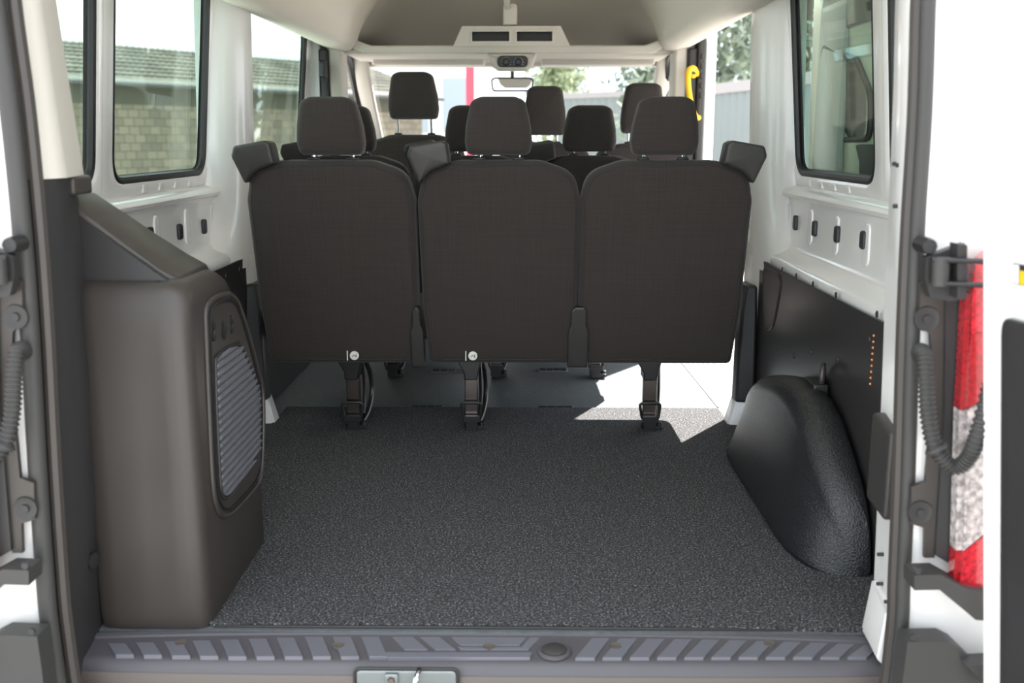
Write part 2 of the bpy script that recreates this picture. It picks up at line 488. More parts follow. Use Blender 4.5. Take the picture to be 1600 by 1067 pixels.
# amber sealant beads
bm = NB()
for k in range(9):
    p = P(1371, 527+k*9.5, Y=2.25)
    lathe(bm, (0.893, 2.27, p.z), (1, 0, 0), [(0.001, -0.003), (0.0035, 0), (0.001, 0.003)], 8)
obj('sealant_bead', bm, M['orange'], parent=wr)

bm = NB(); secs = []
for z, xs, xf in ((-0.10, 0.80, 0.80), (0, 0.795, 0.80), (0.28, 0.77, 0.79), (0.55, 0.757, 0.782), (0.8, 0.748, 0.782), (0.93, 0.748, 0.79)):
    secs.append([Vector(p) for p in ((-xs-0.06, 1.742, z), (-xs-0.004, 1.742, z), (-xs+0.002, 1.765, z), (-xs+0.004, 1.80, z), (-xf, 1.95, z), (-0.93, 2.0, z))])
loft(bm, secs, closed=False, caps=False)
obj('pillar_cover', bm, M['dark'], parent=wl, label='dark grey lower pillar cover')
bm = NB(); secs = []
for z, xa, xb, xc in ((0.93, 0.752, 0.735, 0.772), (1.12, 0.775, 0.747, 0.787), (1.3, 0.79, 0.757, 0.80), (1.6, 0.81, 0.765, 0.81)):
    secs.append([Vector(p) for p in ((-xa-0.06, 1.744, z), (-xa, 1.742, z), (-xb-0.005, 1.768, z), (-xb, 1.79, z), (-xb-0.004, 1.81, z), (-xc, 1.95, z), (-0.93, 1.985, z))])
loft(bm, secs, closed=False, caps=False)
obj('pillar_trim', bm, M['trim'], parent=wl, label='beige upper pillar trim')
bm = NB()
a = [P(*q, Y=1.75) for q in ((58, 128), (80, 118), (78, 75), (60, 82))]
slab(bm, rpoly([(-0.775, 1.09, 0.008), (-0.752, 1.09, 0.008), (-0.752, 1.15, 0.008), (-0.775, 1.15, 0.008)], 4), 0.006, 0.002, TXZ(1.735))
obj('pillar_clip', bm, M['trim'], parent=wl)
bm = NB()
box(bm, -0.815, -0.752, 1.86, 1.94, 0.895, 0.93)
obj('trim_bracket', bm, M['plastic'], parent=wl, bevel=0.006)

# ceiling with side ducts
half = [(0.975, 1.52), (0.93, 1.50), (0.905, 1.45), (0.87, 1.425), (0.80, 1.408), (0.755, 1.412), (0.725, 1.44), (0.705, 1.50), (0.68, 1.58), (0.62, 1.68), (0.50, 1.745), (0.25, 1.782), (0, 1.79)]
def ceil_sec(y, tuck=0.0, sc=1.0):
    pts = []
    for x, z in half:
        if tuck and 0.70 < x < 0.90: z = z+tuck*0.5; x = x+tuck*0.3
        pts.append(Vector((-x*sc, y, z)))
    return pts+[Vector((-p.x, p.y, p.z)) for p in pts[:-1][::-1]]
bm = NB()
loft(bm, [ceil_sec(y) for y in (1.70, 2.5, 3.3, 4.0, 4.7, 4.95)]+[ceil_sec(5.02, 0.03), ceil_sec(5.06, 0.08)], closed=False, caps=False)
ceil = obj('ceiling', bm, M['liner'], label='beige cloth headliner with rounded side ducts', cat='ceiling', **STR)
bm = NB()   # cab roof
fr = []
for y, dz, wx in ((5.05, 0.0, 0.92), (5.3, -0.04, 0.88), (5.55, -0.10, 0.86), (5.75, -0.22, 0.85), (5.84, -0.36, 0.84)):
    pr = [(-wx, 1.40), (-wx+0.03, 1.47), (-wx+0.08, 1.60+dz), (-0.60, 1.70+dz), (-0.3, 1.77+dz), (0, 1.785+dz)]
    pts = [Vector((x, y, max(z, 1.43) if i_ else 1.42)) for i_, (x, z) in enumerate(pr)]
    fr.append(pts+[Vector((-p.x, p.y, p.z)) for p in pts[:-1][::-1]])
loft(bm, fr, closed=False, caps=False)
obj('cab_liner', bm, M['liner'], parent=ceil)
bm = NB()
box(bm, -0.012, 0.012, 4.2, 5.0, 1.60, 1.80)
ca = [P(*q, Y=5.0) for q in ((786, 40), (786, 10), (792, 6), (804, 6), (808, 10), (808, 40))]
slab(bm, rpoly([(ca[0].x, ca[0].z, 0), (ca[-1].x, ca[0].z, 0), (ca[-1].x, ca[2].z, 0.02), (ca[0].x, ca[2].z, 0.02)], 4), 0.08, 0.01, TXZ(4.98))
obj('duct', bm, M['trim'], parent=ceil)
bm = NB(); p = P(1070, 58, Y=4.7)
lathe(bm, (0.715, 4.7, 1.47), (1, 0, 0.2), [(0.012, -0.006), (0.012, 0.006)], 14)
obj('cap', bm, M['liner'], parent=ceil)
# outer roof skin to keep the sun out
bm = NB()
pr = [(-1.0, 1.50), (-0.97, 1.62), (-0.88, 1.80), (-0.6, 1.87), (0, 1.90), (0.6, 1.87), (0.88, 1.80), (0.97, 1.62), (1.0, 1.50)]
loft(bm, [[Vector((x, y, z)) for x, z in pr] for y in (1.68, 5.0)]+[[Vector((x*0.9, 5.85, max(1.42, z-0.30))) for x, z in pr]], closed=False, caps=False)
obj('roof_skin', bm, M['white'], parent=ceil)

# B pillars and cab sides
for s, w_ in ((-1, wl), (1, wr)):
    X = lambda a, b: (min(s*a, s*b), max(s*a, s*b))
    bm = NB(); box(bm, *X(0.80, 0.862), 4.95, 5.12, 0, 1.44)
    obj('pillar_trim', bm, M['trim'], parent=w_, bevel=0.012, label='beige front pillar trim')
    bm = NB(); box(bm, *X(0.862, 0.907), 4.93, 5.08, 0, 1.42)
    obj('pillar_seal', bm, M['dark'], parent=w_, bevel=0.012, bseg=3)
    if s > 0:
        bm = NB(); box(bm, 0.907, 0.945, 4.915, 5.05, 0, 1.46)
        obj('pillar_seal', bm, M['rubber'], parent=w_, bevel=0.012, bseg=3)
    bm = NB(); box(bm, *X(0.945 if s > 0 else 0.90, 1.0), 4.95, 5.15, -0.4, 1.52)
    box(bm, *X(0.90, 1.0), 5.02, 5.15, -0.4, 1.5)
    obj('pillar', bm, M['white'], parent=w_, bevel=0.01)
    # front door: lower panel, window frame, A pillar
    bm = NB(); box(bm, *X(0.86, 0.99), 5.15, 6.45, -0.4, 0.82)
    obj('door_panel', bm, M['dark'], parent=w_, bevel=0.02)
    bm = NB()
    tube(bm, smoothpath([(s*0.90, 5.16, 0.84), (s*0.89, 5.18, 1.25), (s*0.875, 5.26, 1.40), (s*0.86, 5.45, 1.42), (s*0.87, 5.75, 1.28), (s*0.88, 6.2, 0.86)], 6), 0.022, 8)
    obj('door_frame', bm, M['blackrubber'], parent=w_)
    bm = NB()
    secs = []
    xo = 0.80 if s < 0 else 0.83
    for (y, z, r) in ((5.50, 1.46, 0.05), (5.62, 1.38, 0.042), (5.85, 1.20, 0.038), (6.15, 0.98, 0.038), (6.45, 0.76, 0.04)):
        secs.append([Vector((s*(xo+0.01+r*a), y+r*b, z)) for a, b in ((-1, -0.6), (-0.7, -1), (0.8, -1), (1.2, -0.5), (1.2, 1), (-0.6, 1), (-1, 0.5))])
    loft(bm, secs)
    obj('pillar_trim', bm, M['trim'], parent=w_, label='beige windscreen pillar trim')
# windscreen
bm = NB()
loft(bm, [[Vector((-0.86, 5.72, 1.42)), Vector((-0.4, 5.80, 1.43)), Vector((0, 5.82, 1.43)), Vector((0.4, 5.80, 1.43)), Vector((0.88, 5.72, 1.42))],
          [Vector((-0.88, 6.60, 0.74)), Vector((-0.4, 6.68, 0.74)), Vector((0, 6.70, 0.74)), Vector((0.4, 6.68, 0.74)), Vector((0.90, 6.60, 0.74))]], closed=False, caps=False)
ws = obj('window_6', bm, M['clearglass'], label='windscreen at the far end of the van', cat='window', **STR)
# dashboard
bm = NB()
secs = []
for x in (-0.82, -0.5, 0, 0.5, 0.84):
    secs.append([Vector((x, y, z)) for y, z in ((6.05, 0.0), (5.98, 0.45), (6.0, 0.66), (6.08, 0.72), (6.35, 0.76), (6.62, 0.74), (6.62, 0.0))])
loft(bm, secs)
obj('dashboard', bm, M['dark'], bevel=0.02, label='dark dashboard under the windscreen', cat='dashboard')

# door opening rubber seal (follows the rear opening)
pathL = [(20, -60), (28, 20), (50, 180), (68, 360), (80, 520), (90, 700), (102, 880), (112, 985)]
def seal_points(off=0.0):
    L = [P(px-28, py, Y=Y_SEAL-0.02) for px, py in pathL]
    R = [P(px, py, Y=Y_SEAL-0.02) for px, py in [(1447, -60), (1445, 20), (1440, 180), (1429, 360), (1421, 540), (1415, 740), (1408, 900), (1404, 985)]]
    zb = -0.115
    L2 = [Vector((L[-1].x+0.012, L[-1].y, zb+0.045)), Vector((L[-1].x+0.06, L[-1].y, zb)), Vector((-0.3, L[-1].y, zb-0.01))]
    R2 = [Vector((0.3, L[-1].y, zb-0.01)), Vector((R[-1].x-0.07, L[-1].y, zb)), Vector((R[-1].x-0.012, L[-1].y, zb+0.05))]
    top = [Vector((-0.80, Y_SEAL-0.02, 1.5)), Vector((-0.74, Y_SEAL-0.02, 1.66)), Vector((0, Y_SEAL-0.02, 1.70)), Vector((0.64, Y_SEAL-0.02, 1.66)), Vector((0.70, Y_SEAL-0.02, 1.5))]
    return L + L2 + R2 + R[::-1] + top[::-1]
sp = smoothpath(seal_points(), 6)
def seal_x(s, z):
    q = sorted([(p.z, abs(p.x)) for p in sp if p.x*s > 0.6], key=lambda t: abs(t[0]-z))
    return q[0][1]

bm = NB(); tube(bm, [p+Vector((0, -0.012, 0)) for p in sp], lambda i: 0.0165 if sp[i].x < 0.3 else 0.0125, 10)
seal = obj('trim_1', bm, M['rubber'], label='grey rubber seal around the rear door opening', cat='seal', **STR)
bm = NB()
c0 = Vector((-0.02, Y_SEAL, 0.75))
def shrink(p, d):
    q = p-c0; q.y = 0
    if q.x > 0.5: d *= 0.45
    v = Vector((-math.copysign(1, q.x) if abs(q.x) > 0.5 else 0, 0, 0))
    if q.z < -0.80: v.z = 1
    if q.z > 0.85: v.z = -1
    return p+v*d
tube(bm, [shrink(p, 0.024)+Vector((0, 0.006, 0)) for p in sp], 0.012, 8)
obj('seal_lip', bm, M['plastic'], parent=seal)
bm = NB()
tube(bm, [shrink(p, -0.013)+Vector((0, -0.004, 0)) for p in sp], 0.009, 8)
obj('seal_lip', bm, M['dark'], parent=seal)

# ================================================================== CARPET, SILL
bm = NB()
pts = rpoly([(-0.57, 1.908, 0), (-0.3, 1.912, 0), (0.3, 1.912, 0), (0.785, 1.902, 0), (0.80, 1.95, 0), (0.90, 2.0, 0), (0.90, 3.38, 0), (0.81, 3.39, 0), (0.81, 3.615, 0), (-0.81, 3.615, 0), (-0.81, 3.39, 0), (-0.90, 3.38, 0), (-0.90, 2.35, 0), (-0.57, 2.34, 0)], 1)
prism(bm, pts, TXY(0), 0.0, 0.009)
obj('carpet', bm, M['carpet'], label='dark grey speckled carpet covering the load floor', cat='carpet', smooth=False)
bm = NB(); box(bm, -0.56, 0.70, 1.905, 1.911, -0.004, 0.006)
sill_root = empty('sill_plate', (0, 1.83, -0.15), 'grey plastic tread plate across the rear door sill', 'sill plate')
obj('edge_strip', bm, M['dark'], parent=sill_root, bevel=0.002)

NX = 48
secs = []
for i in range(NX+1):
    t = -1+2*i/NX; x = 0.0+t*0.80
    curve = 0.035*abs(t)**3
    yb = 1.909-0.7*curve; ylip = 1.797+curve*0.3
    secs.append([Vector((x, y, z)) for y, z in ((yb+0.004, -0.03), (yb, -0.004), (yb-0.002, 0.000), (yb-0.007, -0.001), (yb-0.0078, -0.0045), (yb-0.009, -0.0015), (yb-0.014, -0.003), (yb-0.0155, -0.007), (ylip+0.012, -0.014),
                                                (ylip+0.003, -0.016), (ylip-0.006, -0.024), (ylip-0.010, -0.035), (ylip-0.012, -0.14), (ylip+0.03, -0.15), (yb+0.004, -0.15))])
bm = NB(); loft(bm, secs)
obj('tread', bm, M['sill'], parent=sill_root)
# sill face, its brown reflection put into the colour
bm = NB()
secs = []
for i in range(NX+1):
    t = -1+2*i/NX; x = t*0.798; curve = 0.035*abs(t)**3; ylip = 1.797+curve*0.3
    secs.append([Vector((x, y, z)) for y, z in ((ylip-0.011, -0.038), (ylip-0.015, -0.045), (ylip-0.017, -0.17), (ylip-0.009, -0.17))])
loft(bm, secs)
obj('face', bm, M['sill_face'], parent=sill_root)
# tread pads traced on the sloping top
def pad(bm, q):
    pts = [P(px, py, Z=-0.0095) for px, py in q]
    o = [Vector((p.x, p.y)) for p in pts]
    c = sum(o, Vector((0, 0)))/len(o)
    loft(bm, [[Vector((p.x, p.y, -0.016)) for p in o], [Vector((p.x, p.y, -0.0085+0*(p.y-1.82))) for p in o], [Vector((c.x+(p.x-c.x)*0.985, c.y+(p.y-c.y)*0.97, -0.0075)) for p in o]])
pads = []
for k in range(10):
    x = 168+k*44.0
    yt = 1006-min(k, 7)*1.5; yb_ = 1024+min(k, 4)*0.8
    pads.append([(x, yt), (x+28, yt), (x+41, yb_), (x+13, yb_)])
pads.append([(612, 996), (645, 996), (668, 1016), (632, 1016)])
pads.append([(655, 996), (686, 996), (712, 1016), (680, 1016)])
pads.append([(704, 996), (824, 996), (812, 1009), (720, 1009)])
pads.append([(600, 1020), (832, 1020), (828, 1028), (606, 1028)])
pads.append([(830, 996), (845, 996), (826, 1016), (720, 1016), (716, 1012), (815, 1012)])
for k in range(11):
    x = 905+k*42.5
    yt = 995+k*1.2; yb_ = 1029-k*0.1
    pads.append([(x+22, yt), (x+50, yt), (x+24, yb_), (x-6, yb_)])
bm = NB()
for q in pads: pad(bm, q)
obj('tread_pattern', bm, M['pad'], parent=sill_root, smooth=False)
p = P(866, 1016, Z=-0.008)
bm = NB(); lathe(bm, p+Vector((0, 0, -0.004)), (0, 0, 1), [(0.034, 0), (0.034, 0.005), (0.030, 0.007), (0.028, 0.006)], 28)
obj('ring', bm, M['sill'], parent=sill_root)
bm = NB(); lathe(bm, p+Vector((0, 0, -0.002)), (0, 0, 1), [(0.025, 0), (0.025, 0.006), (0.022, 0.008)], 28)
obj('cap', bm, M['rubber'], parent=sill_root)
for px, py in ((528, 1007), (764, 1009), (1202, 1004), (283, 1003), (962, 1008)):
    p = P(px, py, Z=-0.006); bm = NB(); lathe(bm, p+Vector((0, 0, -0.004)), (0, 0, 1), [(0.012, 0), (0.012, 0.004), (0.009, 0.003)], 16)
    obj('screw_cap', bm, M['sill_face'], parent=sill_root)
# latch recess
cl = P(557, 1046, Y=1.779); cr = P(713, 1046, Y=1.779)
bm = NB()
slab(bm, rpoly([(cl.x, cl.z-0.09, 0.01), (cr.x, cr.z-0.09, 0.01), (cr.x, cl.z, 0.01), (cl.x, cl.z, 0.01)], 4), 0.008, 0.003, TXZ(1.7745))
lat = empty('door_latch_plate', (0.5*(cl.x+cr.x), 1.777, cl.z-0.09), 'silver latch plate set in the sill face below the tread', 'latch')
obj('plate', bm, M['silver'], parent=lat)
bm = NB()
fr_ = rpoly([(cl.x-0.004, cl.z-0.094, 0.012), (cr.x+0.004, cl.z-0.094, 0.012), (cr.x+0.004, cl.z+0.004, 0.012), (cl.x-0.004, cl.z+0.004, 0.012)], 5)
tube(bm, [Vector((q.x, 1.777, q.y)) for q in fr_], 0.003, 6, closed=True)
obj('frame', bm, M['dark'], parent=lat)
p = P(612, 1060, Y=1.772); bm = NB(); box(bm, p.x-0.013, p.x+0.013, 1.765, 1.776, p.z-0.012, p.z+0.012)
nut = obj('nut_plate', bm, M['silver'], parent=lat, bevel=0.003)
bm = NB(); lathe(bm, (p.x, 1.763, p.z), (0, 1, 0), [(0.006, -0.003), (0.008, 0), (0.008, 0.006)], 6)
obj('bolt', bm, M['steel'], parent=nut)
p = P(652, 1052, Y=1.765); bm = NB(); tube(bm, smoothpath([(p.x+0.004, 1.772, p.z+0.004), (p.x, 1.752, p.z), (p.x-0.006, 1.752, p.z-0.03), (p.x-0.008, 1.772, p.z-0.05)], 5), 0.005, 8)
obj('striker', bm, M['chrome'], parent=lat)

# ================================================================== LEFT STORAGE COVER
sto = empty('storage_cover', (-0.69, 2.1, 0.0), 'large grey-brown plastic side storage cover with louvred vent beside the rear door', 'storage cover')
def yfar(z): return 2.355 if z < 0.47 else 2.355-(z-0.47)/0.235*0.19
bm = NB(); secs = []
for z, ins in ((0.0, 0), (0.03, 0), (0.2, 0), (0.4, 0), (0.47, 0), (0.55, 0), (0.62, 0), (0.67, 0), (0.695, 0.004), (0.712, 0.013), (0.722, 0.026), (0.726, 0.042)):
    yf = yfar(z)-ins; xr = -0.566-ins; yn = 1.890+ins+(0.008 if z < 0.02 else 0)
    fl_ = 0.012*math.sin(min(1, z/0.7)*PI)     # slightly hollow rear face
    r = 0.035
    pts = [(-0.90, 1.99), (-0.812, 1.955), (-0.800, 1.948), (-0.792, yn+0.012), (-0.778, yn+0.004), (-0.75, yn+fl_*0.4), (-0.68, yn+fl_), (-0.63, yn+fl_*0.6), (xr-r, yn)]
    for k in range(1, 6):
        a = PI/2*k/6
        pts.append((xr-r+r*math.sin(a), yn+r-r*math.cos(a)))
    pts += [(xr, yn+r), (xr, yf-0.02), (xr-0.006, yf-0.006), (xr-0.02, yf), (-0.90, yf)]
    secs.append([Vector((x, y, z+0.001)) for x, y in pts])
loft(bm, secs)
shell = obj('shell', bm, M['plastic'], parent=sto)
# rising shoulder to the pillar
bm = NB()
sec = []
for x, z, y0, y1 in ((-0.60, 0.728, 1.96, 2.14), (-0.64, 0.752, 1.955, 2.135), (-0.70, 0.80, 1.95, 2.11), (-0.76, 0.85, 1.945, 2.09), (-0.80, 0.885, 1.94, 2.07), (-0.93, 0.90, 1.94, 2.07)):
    sec.append([Vector((x, y0, 0.68)), Vector((x, y0-0.012, z-0.03)), Vector((x, y0-0.004, z-0.006)), Vector((x, y0+0.006, z)), Vector((x, y1-0.01, z+0.004)), Vector((x, y1, z-0.004)), Vector((x, y1, 0.68))])
loft(bm, sec)
obj('shoulder', bm, M['plastic'], parent=sto, bevel=0.004)
bm = NB()
prism(bm, [(-0.60, 0.70), (-0.61, 0.722), (-0.64, 0.742), (-0.70, 0.788), (-0.76, 0.836), (-0.80, 0.868), (-0.815, 0.868), (-0.815, 0.70)], TXZ(1.928), 0, 0.02)
obj('cove_shade', bm, M['dark'], parent=sto)  # dark sheet: the shade under the shoulder put into the colour
# side panel with recess and louvres, on the plane facing the aisle
XF = -0.566
def side(q): 
    r = []
    for px, py in q:
        p = P(px, py, X=XF); r.append(Vector((p.y, p.z)))
    return r
frame_o = [(319, 492), (322, 476), (334, 465), (350, 460), (362, 462), (372, 478), (386, 520), (402, 580), (408, 605), (410, 650), (408, 720), (403, 750), (388, 772), (362, 800), (350, 806), (340, 800), (332, 770), (327, 690)]
grille_o = [(333, 568), (335, 557), (350, 545), (366, 538), (372, 540), (386, 570), (398, 600), (401, 615), (402, 690), (400, 708), (385, 735), (362, 768), (350, 778), (343, 770), (340, 740), (335, 640)]
fo = side(frame_o); go = side(grille_o)
ridge = smoothpath([Vector((XF+0.002, p.x, p.y)) for p in fo]+[Vector((XF+0.002, fo[0].x, fo[0].y))], 3)[:-1]
bm = NB(); tube(bm, ridge, 0.006, 8, closed=True)
obj('panel_rim', bm, M['plastic'], parent=sto)
bm = NB()
slab(bm, fo, 0.006, 0.002, lambda u, v, w: Vector((XF-0.003+w, u, v)))
lp = obj('louver_panel', bm, M['plastic'], parent=sto)
bm = NB(); cc = sum(fo, Vector((0, 0)))/len(fo)
tube(bm, smoothpath([Vector((XF+0.003, cc.x+(p.x-cc.x)*0.90, cc.y+(p.y-cc.y)*0.95)) for p in fo]+[Vector((XF+0.003, cc.x+(fo[0].x-cc.x)*0.90, cc.y+(fo[0].y-cc.y)*0.95))], 3)[:-1], 0.0045, 6, closed=True)
obj('groove_shadow', bm, M['blackrubber'], parent=sto)  # black ring standing in for the shadow in the groove
# louvres: sawtooth slats clipped to the grille outline
def span(poly, z):
    ys = []
    for i in range(len(poly)):
        a, b = poly[i], poly[(i+1) % len(poly)]
        if (a.y-z)*(b.y-z) < 0: ys.append(a.x+(b.x-a.x)*(z-a.y)/(b.y-a.y))
    return (min(ys), max(ys)) if len(ys) >= 2 else None
z0 = min(p.y for p in go); z1 = max(p.y for p in go)
bm = NB(); N = 19
for k in range(N):
    za = z0+(z1-z0)*(k+0.08)/N; zb_ = z0+(z1-z0)*(k+1.0)/N
    sa = span(go, za); sb = span(go, zb_-0.001)
    if not sa or not sb: continue
    y0a, y1a = sa; y0b, y1b = sb
    v = [Vector((XF+0.004, y0a, za)), Vector((XF+0.013, y0b, zb_)), Vector((XF+0.013, y1b, zb_)), Vector((XF+0.004, y1a-0.004, za)),
         Vector((XF+0.001, y0a, za)), Vector((XF+0.001, y0b, zb_)), Vector((XF+0.001, y1b, zb_)), Vector((XF+0.001, y1a-0.004, za))]
    vs = [bm.verts.new(q) for q in v]
    for f in ((0, 1, 2, 3), (4, 7, 6, 5), (0, 4, 5, 1), (3, 2, 6, 7), (1, 5, 6, 2), (0, 3, 7, 4)): bm.faces.new([vs[i] for i in f])
obj('louver', bm, M['louver'], parent=sto, smooth=False, label='light grey louvre grille')
bm = NB(); tube(bm, smoothpath([Vector((XF+0.005, p.x, p.y)) for p in go]+[Vector((XF+0.005, go[0].x, go[0].y))], 3)[:-1], 0.004, 8, closed=True)
obj('grille_rim', bm, M['dark'], parent=sto)
for px, py, r in ((331, 508, 0.007), (331, 524, 0.008), (347, 515, 0.013), (359, 500, 0.007), (359, 514, 0.006)):
    p = P(px, py, X=XF); bm = NB(); lathe(bm, (XF+0.001, p.y, p.z), (1, 0, 0), [(r*1.6, 0), (r*1.6, 0.004), (r*1.1, 0.003)], 16)
    obj('knob_hole', bm, M['black'], parent=sto)
p = P(132, 897, X=-0.79); bm = NB(); lathe(bm, (-0.785, 1.86, p.z+0.02), (1, -0.2, 0), [(0.016, 0), (0.016, 0.008), (0.006, 0.009)], 16)
obj('screw', bm, M['black'], parent=sto)

# ================================================================== RIGHT SIDE BOARD, WHEEL ARCH, RING
bm = NB()
bo = [(1.985, 0.012), (3.42, 0.012), (3.44, 0.03), (3.44, 0.585), (3.43, 0.592), (1.985, 0.592)]
prism(bm, bo, TYZ(0.893), 0, 0.008)
board = obj('side_board', bm, M['board'], label='black lining board on the right side wall behind the wheel arch cover', cat='lining board', smooth=False, bevel=0.002)
bo2 = [(1198, 418), (1213, 425), (1220, 440), (1216, 470), (1209, 505), (1203, 515), (1196, 510), (1194, 480), (1194, 425)]
oo = [Vector((q.y, q.z)) for q in (P(px, py, X=0.892) for px, py in bo2)]
bm = NB(); slab(bm, oo, 0.003, 0.001, TYZ(0.893, -1))
tube(bm, smoothpath([Vector((0.891, q.x, q.y)) for q in oo]+[Vector((0.891, oo[0].x, oo[0].y))], 3)[:-1], 0.003, 6, closed=True)
obj('hatch', bm, M['plastic'], parent=board, label='oval access hatch')
for px, py in ((1182, 398), (1222, 421), (1244, 431), (1270, 444), (1306, 461), (1370, 491), (1213, 544), (1240, 556), (1266, 550), (1308, 562), (1357, 530)):
    p = P(px, py, X=0.892); bm = NB(); lathe(bm, (0.893, p.y, p.z), (-1, 0, 0), [(0.009, 0), (0.008, 0.002), (0.004, 0.003)], 12)
    obj('screw', bm, M['dark'], parent=board)
bm = NB(); box(bm, -0.893, -0.886, 2.36, 3.44, 0.012, 0.592)
lb = obj('side_board', bm, M['board'], label='black lining board on the left side wall beyond the storage cover', cat='lining board')
bm = NB(); box(bm, -0.893, -0.886, 3.64, 4.90, 0.004, 0.592); obj('rear_board', bm, M['board'], parent=lb)
for y in (3.2, 3.36):
    bm = NB(); lathe(bm, (-0.887, y, 0.56), (1, 0, 0), [(0.010, 0), (0.009, 0.004), (0.004, 0.005)], 12); obj('screw', bm, M['dark'], parent=lb)

# wheel arch cover: sections along the length
secs = []
prof = [  # y, inner x at floor, inner x at top, top z
    (2.150, 0.835, 0.855, 0.005), (2.155, 0.815, 0.845, 0.06), (2.168, 0.785, 0.825, 0.125), (2.19, 0.757, 0.805, 0.172), (2.22, 0.737, 0.79, 0.205), (2.27, 0.720, 0.778, 0.243),
    (2.34, 0.712, 0.772, 0.290), (2.42, 0.710, 0.770, 0.334), (2.49, 0.710, 0.769, 0.353), (2.57, 0.710, 0.768, 0.361), (2.65, 0.710, 0.768, 0.360), (2.74, 0.711, 0.768, 0.346), (2.85, 0.712, 0.768, 0.322),
    (2.95, 0.714, 0.770, 0.292), (3.02, 0.719, 0.774, 0.255), (3.07, 0.728, 0.78, 0.20), (3.10, 0.738, 0.79, 0.12), (3.115, 0.75, 0.80, 0.005)]
NA = 8
for y, xb, xt, zt in prof:
    s = []
    s.append(Vector((0.885, y, 0.002)))
    r = min(0.060, zt*0.6)
    far = [Vector((0.885, y, zt*0.9)), Vector((0.878, y, zt*0.965)), Vector((0.865, y, zt*0.992))]
    cor = []
    for k in range(NA+1):
        a = PI/2*k/NA
        cor.append(Vector((xt+r-r*math.sin(a), y, zt-r+r*math.cos(a))))
    s += far+cor
    s += [Vector((xt+(xb-xt)*t, y, (zt-r)*(1-t)+0.002)) for t in (0.3, 0.6, 0.9, 1.0)]
    secs.append(s)
bm = NB(); loft(bm, secs)
wa = obj('wheel_arch_cover', bm, M['arch'], subsurf=1, label='black grained plastic cover over the right wheel arch', cat='wheel arch cover')
p = P(1270, 594, X=0.84)
bm = NB(); prism(bm, [(2.54, 0.34), (2.64, 0.34), (2.64, 0.366), (2.54, 0.366)], TYZ(0.842), 0, 0.04)
obj('ring_recess', bm, M['black'], parent=wa, bevel=0.005)
ringc = Vector((0.874, 2.575, 0.385))
bm = NB()
tube(bm, [ringc+Vector((0.008*math.cos(a), 0.022*math.cos(a), 0.027*math.sin(a))) for a in [2*PI*k/24 for k in range(24)]], 0.0075, 8, closed=True)
tr = obj('tie_down_ring', bm, M['plastic'], label='dark metal tie-down ring standing above the right wheel arch cover', cat='tie-down ring')

